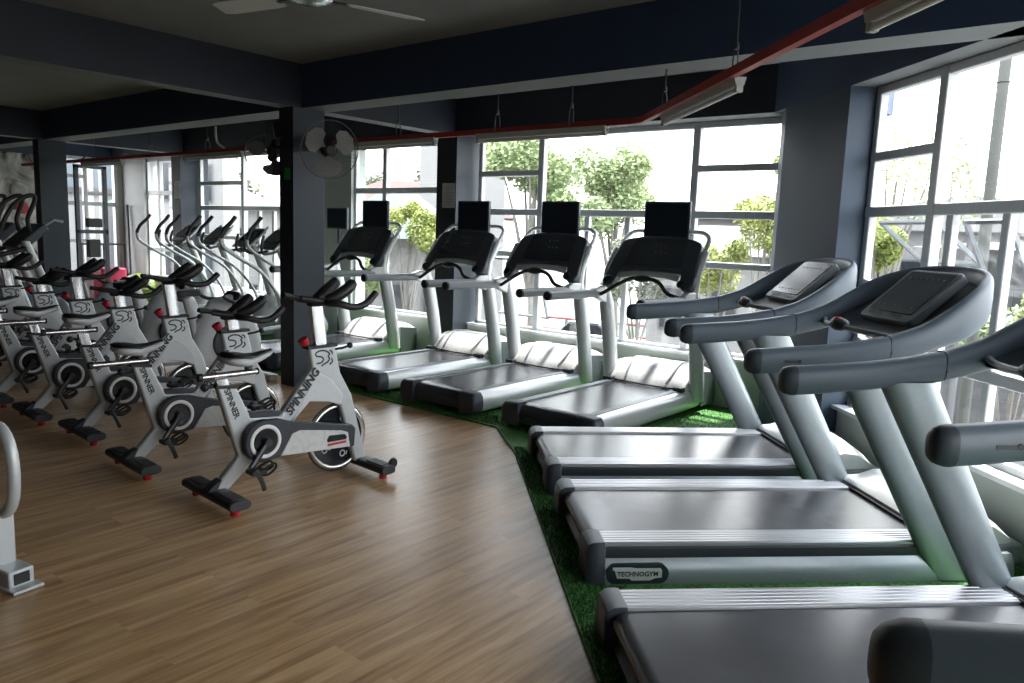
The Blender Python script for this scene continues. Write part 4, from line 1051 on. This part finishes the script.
tree((-3.2, 13.4), 1.2, 2.5, 'leafb', 'thin branched tree with few leaves outside the slanted window', seed=17, n=420, leaf=.12, trunk=.09, branches=9, vs=.9)
tree((-.50, 9.35), .40, 1.35, 'leafa', 'green leafy bush tree right beside the outdoor pole', seed=18, n=2400, leaf=.08, trunk=.05)
tree((-.55, 8.35), .30, .95, 'leafb', 'lower yellow green bush beside the outdoor pole', seed=19, n=1500, leaf=.08, trunk=.05)
tree((-2.2, 12.2), .6, 2.35, 'leafa', 'small leafy branch tree seen past the tall pane', seed=21, n=260, leaf=.12, trunk=.04)
for i, (x, y, r_) in enumerate(((-74, 42, 7), (-58, 52, 7), (-66, 66, 8))):
    tree((x, y), r_, 1.0, 'leafc', ('far dull green tree seen above the teal roof', 'far tree beside the hill behind the pale roof', 'far tall tree filling the horizon beyond the ellipticals')[i], seed=30 + i, n=2600, leaf=1.1, vs=.45, trunk=.6)
tree((-1.0, 10.4), .60, .55, 'leafa', 'low green bush behind the foot of the outdoor pole', seed=23, n=1500, leaf=.11, trunk=.05)
# hedge along the road
hg = MB(); rg3 = random.Random(44)
for k in range(4500):
    tt = rg3.random(); c = d0.lerp(d1, tt) + Vector((rg3.gauss(0, .35), 1.4 + rg3.gauss(0, .35), .2 + rg3.random() * 1.1))
    a = Vector((rg3.gauss(0, 1), rg3.gauss(0, 1), rg3.gauss(0, 1))).normalized(); b = a.orthogonal().normalized()
    hg.add([c - a * .14, c + b * .09, c + a * .14, c - b * .09], [(0, 1, 2, 3)])
tag(hg.build('hedge', M['leafc'], smooth=0), 'low green hedge running along the painted kerb outside', 'hedge', kind='stuff')

def house(name, loc, w, d, hw, hr, rz, rm, lb, wm='housewall', wins=3, ov=.5):
    t = empty(name, (loc[0], loc[1], GZ), rz); H_ = hw - GZ
    MB().box((0, 0, H_ / 2), (w, d, H_)).build('wall', M[wm], t)
    r2 = hr - hw
    MB().add([(-w / 2 - ov, -d / 2 - ov, H_), (w / 2 + ov, -d / 2 - ov, H_), (w / 2 + ov, d / 2 + ov, H_), (-w / 2 - ov, d / 2 + ov, H_), (-w / 2 + d * .35, 0, H_ + r2), (w / 2 - d * .35, 0, H_ + r2)],
             [(0, 1, 5, 4), (1, 2, 5), (2, 3, 4, 5), (3, 0, 4), (3, 2, 1, 0)]).build('roof', M[rm], t, smooth=0)
    for k in range(wins):
        x = -w / 2 + w * (k + .5) / wins
        for zz in (H_ - 1.5, H_ - 4.2):
            if zz < 1: continue
            f = MB().box((x, -d / 2 - .03, zz), (w / wins * .5, .08, 1.2)).build('window', M['greywall'], t)
            MB().box((x, -d / 2 - .075, zz), (w / wins * .44, .02, 1.08)).build('pane', M['darkwin'], f)
    tag(t, lb, 'house'); return t
house('house', (-11.0, 28.0), 6.5, 5, 2.2, 3.3, R(20), 'roofred', 'house with a faded red tiled roof beyond the wide window')
house('house', (-5.0, 29.5), 4.5, 5, 2.0, 2.9, R(20), 'roofgrey', 'house with a grey tiled roof next to the faded red roof')
house('house', (-8.3, 21.2), 5.5, 3, 1.1, 1.9, R(15), 'concrete', 'nearer pale two storey house with dark windows under the red roofed one', 'housewall', 4)
house('house', (-23, 22), 7, 6, 2.0, 3.4, R(40), 'roofred', 'house with a pinkish red roof behind the yellow green bush')
house('house', (-12.9, 11.8), 2.4, 2.4, 1.3, 2.3, R(45), 'roofteal', 'small outbuilding with a steep teal roof near the window')
house('house', (-37, 21), 7, 6, 2.2, 3.3, R(50), 'roofteal', 'teal roofed house beyond the elliptical trainers')
house('house', (-38.5, 30.5), 8, 6, 1.9, 3.2, R(50), 'roofred', 'pale red roofed house beside the teal roofed one')
house('apartment_building', (-27, 14.8), 2.5, 8, 4.2, 4.3, R(55), 'concrete', 'tall white building block outside the wide far window', 'housewall', 2, .1)
house('apartment_building', (-17.2, 18.6), 2.6, 3, 5.5, 5.6, R(40), 'concrete', 'blank white building edge at the side of the wide window', 'housewall', 1, .05)
house('shed', (-1.5, 24.5), 6, 3, 1.5, 1.7, R(-8), 'greywall', 'long grey shed with a flat roof across the road', 'greywall', 6, .2)
tw = empty('tower_block', (-60, 24.5, GZ), R(66))
MB().box((0, 0, 14), (9, 8, 28)).build('wall', M['housewall'], tw)
for k in range(4): MB().box((-3.4 + k * 2.3, -4.05, 14), (1.2, .15, 27)).build('window', M['bluetower'], tw)
tag(tw, 'high white tower block with blue glass stripes beyond the end window', 'building')
t2 = empty('tower_block', (-46, 18.6, GZ), R(66)); MB().box((0, 0, 3.2), (9, 5, 6.2)).build('wall', M['housewall'], t2)
MB().box((0, 0, 6.4), (9.6, 5.6, .3)).build('roof', M['roofgrey'], t2)
for k in range(7): MB().box((-3.9 + k * 1.3, -2.55, 3.4), (.5, .12, 5)).build('window', M['greywall'], t2)
tag(t2, 'low pale building with vertical grey fins below the tower block', 'building')
# utility pole, canopy
pl = empty('utility_pole', (-1.24, 8.93, GZ))
MB().tube([(0, 0, 0), (0, 0, 9.0)], [.060, .050], 14).build('pole', M['pole'], pl, smooth=60)
MB().torus((0, 0, 6.6), (0, 0, 1), .055, .008, 16, 5).build('band', M['steel'], pl)
tag(pl, 'weathered grey utility pole standing close outside the slanted window', 'pole')
cn = empty('canopy', (-2.6, 20.5, GZ), R(-8))
MB().prism([(-3, 5.35), (3, 5.35), (3, 5.7), (0, 6.1), (-3, 5.7)], -2, 2).build('canopy_roof', M['housewall'], cn)
for x in (-2.8, 0, 2.8):
    MB().tube([(x, -1.8, 0), (x, -1.8, 5.4)], .07, 8).build('canopy_post', M['greywall'], cn)
tag(cn, 'white flat canopy on thin posts across the road', 'canopy')
# red and white street railing
rr0 = empty('street_railing', (-25.5, 28.6, GZ), R(10))
MB().tube([(-9, 0, 1.1), (9, 0, 1.1)], .06, 6).tube([(-9, 0, .55), (9, 0, .55)], .05, 6).build('rail', M['redpipe'], rr0)
for k in range(10): MB().tube([(-9 + 2 * k, 0, 0), (-9 + 2 * k, 0, 1.15)], .07, 6).build('post', M['housewall'] if k % 2 else M['redpipe'], rr0)
tag(rr0, 'red and white railing along the pale green court outside', 'railing')
# parked cars
def make_car():
    t = empty('car')
    body = [(-2.1, .35), (-2.1, .75), (-1.9, .9), (-1.2, .95), (.9, .92), (1.9, .78), (2.1, .6), (2.1, .35)]
    MB().prism(body, -.85, .85).build('body', M['car'], t, bevel=.08, seg=3)
    MB().prism([(-1.45, .93), (-.95, 1.42), (.35, 1.44), (1.05, .92)], -.72, .72).build('cabin', M['darkwin'], t, bevel=.08, seg=3)
    MB().prism([(-.95, 1.40), (-.9, 1.46), (.3, 1.48), (.36, 1.42)], -.68, .68).build('roof', M['car'], t, bevel=.03)
    for x in (-1.3, 1.3):
        for y in (-.78, .78):
            w = MB().disc((x, y, .33), (0, 1, 0), .33, .22, 20).build('wheel', M['black'], t, bevel=.03)
            MB().disc((x, y * 1.13, .33), (0, 1, 0), .19, .05, 14).build('hubcap', M['alulight'], w)
    return t
c1 = make_car(); c1.location = (-17.3, 26.9, GZ); c1.rotation_euler = (0, 0, R(15)); tag(c1, 'dark green car parked before the street railing', 'car', 'parked cars')
c2 = copy_tree(c1); c2.location = (-14.0, 21.8, GZ); c2.rotation_euler = (0, 0, R(12)); tag(c2, 'dark car parked behind the nearest screen treadmill, outside', 'car', 'parked cars')

# ------------------------------------------------------------------ light
W = bpy.data.worlds.new('sky'); bpy.context.scene.world = W; W.use_nodes = True
nt = W.node_tree; n = nt.nodes; l = nt.links; bg = n['Background']
tc = n.new('ShaderNodeTexCoord'); sp = n.new('ShaderNodeSeparateXYZ'); l.new(tc.outputs['Generated'], sp.inputs[0])
rp = n.new('ShaderNodeValToRGB'); e = rp.color_ramp.elements
e[0].position = .47; e[0].color = (.30, .31, .30, 1); e[1].position = 1; e[1].color = (.62, .74, .92, 1)
x = rp.color_ramp.elements.new(.5); x.color = (.95, .97, .98, 1); x = rp.color_ramp.elements.new(.7); x.color = (.85, .92, 1, 1)
mr = n.new('ShaderNodeMapRange'); mr.inputs['From Min'].default_value = -1; l.new(sp.outputs['Z'], mr.inputs['Value'])
cl = n.new('ShaderNodeTexNoise'); cl.inputs['Scale'].default_value = 2.5; cl.inputs['Detail'].default_value = 5
l.new(tc.outputs['Generated'], cl.inputs['Vector'])
mx = n.new('ShaderNodeMixRGB'); mx.inputs['Color2'].default_value = (1, 1, 1, 1)
r3 = n.new('ShaderNodeValToRGB'); r3.color_ramp.elements[0].position = .45; r3.color_ramp.elements[1].position = .65
l.new(cl.outputs['Fac'], r3.inputs['Fac']); l.new(r3.outputs['Color'], mx.inputs['Fac']); l.new(mr.outputs['Result'], rp.inputs['Fac']); l.new(rp.outputs['Color'], mx.inputs['Color1'])
mx2 = n.new('ShaderNodeMixRGB'); mx2.blend_type = 'MIX'
gt = n.new('ShaderNodeMath'); gt.operation = 'GREATER_THAN'; gt.inputs[1].default_value = -.02; l.new(sp.outputs['Z'], gt.inputs[0])
l.new(gt.outputs[0], mx2.inputs['Fac']); l.new(rp.outputs['Color'], mx2.inputs['Color1']); l.new(mx.outputs['Color'], mx2.inputs['Color2'])
l.new(mx2.outputs['Color'], bg.inputs['Color']); bg.inputs['Strength'].default_value = SKY = 3.2

sun = bpy.data.lights.new('sun', 'SUN'); sun.energy = 6.0; sun.angle = R(2.5); sun.color = (1, .97, .9)
so = bpy.data.objects.new('sun', sun); col.objects.link(so)
az = R(84); el = R(66); d = Vector((math.cos(az) * math.cos(el), math.sin(az) * math.cos(el), math.sin(el)))
so.rotation_euler = d.to_track_quat('Z', 'Y').to_euler(); so.location = d * 30

def portal(c, w, h, ndir):
    L = bpy.data.lights.new('window_portal', 'AREA'); L.shape = 'RECTANGLE'; L.size = w; L.size_y = h; L.cycles.is_portal = True
    o = bpy.data.objects.new('window_portal', L); col.objects.link(o); o.location = c
    o.rotation_euler = Vector(ndir).to_track_quat('-Z', 'Y').to_euler()
portal((-4.14, 6.80, 1.49), 3.5, 2.15, (0, -1, 0)); portal((-7.1, 6.80, 1.49), 1.9, 2.15, (0, -1, 0)); portal((-10.4, 6.80, 1.49), 3.0, 2.15, (0, -1, 0)); portal((-12.9, 6.80, 1.5), 1.45, 2.1, (0, -1, 0))
portal((XL - .25, 5.75, 1.5), 1.35, 2.1, (1, 0, 0))
x, y = uv(3.18, 3.29); portal((x, y, 1.45), 3.5, 2.2, (-1, -1, 0)); x, y = uv(3.18, -1.15); portal((x, y, 1.45), 4.95, 2.2, (-1, -1, 0))

# ------------------------------------------------------------------ camera
P = (769.93, 0.679436, 0.140584, 0.035458)
yaw, pitch, roll = P[1:]
f = Vector((-math.sin(yaw) * math.cos(pitch), math.cos(yaw) * math.cos(pitch), -math.sin(pitch)))
r = Vector((math.cos(yaw), math.sin(yaw), 0)); u = r.cross(f)
r2 = r * math.cos(roll) + u * math.sin(roll); u2 = -r * math.sin(roll) + u * math.cos(roll)
cam = bpy.data.cameras.new('camera'); cam.sensor_width = 36; cam.lens = P[0] / 1024 * 36; cam.clip_start = .05; cam.clip_end = 400
co = bpy.data.objects.new('camera', cam); col.objects.link(co)
mt = Matrix((r2, u2, -f)).transposed().to_4x4(); mt.translation = Vector((0, 0, 1.5)); co.matrix_world = mt
S = bpy.context.scene; S.camera = co
S.view_settings.view_transform = 'Standard'; S.view_settings.look = 'None'; S.view_settings.gamma = 1; S.view_settings.use_curve_mapping = False
S.view_settings.exposure = 1.35
S.cycles.max_bounces = 10; S.cycles.diffuse_bounces = 5; S.cycles.transparent_max_bounces = 16; S.cycles.sample_clamp_indirect = 6
S.cycles.caustics_reflective = False; S.cycles.caustics_refractive = False
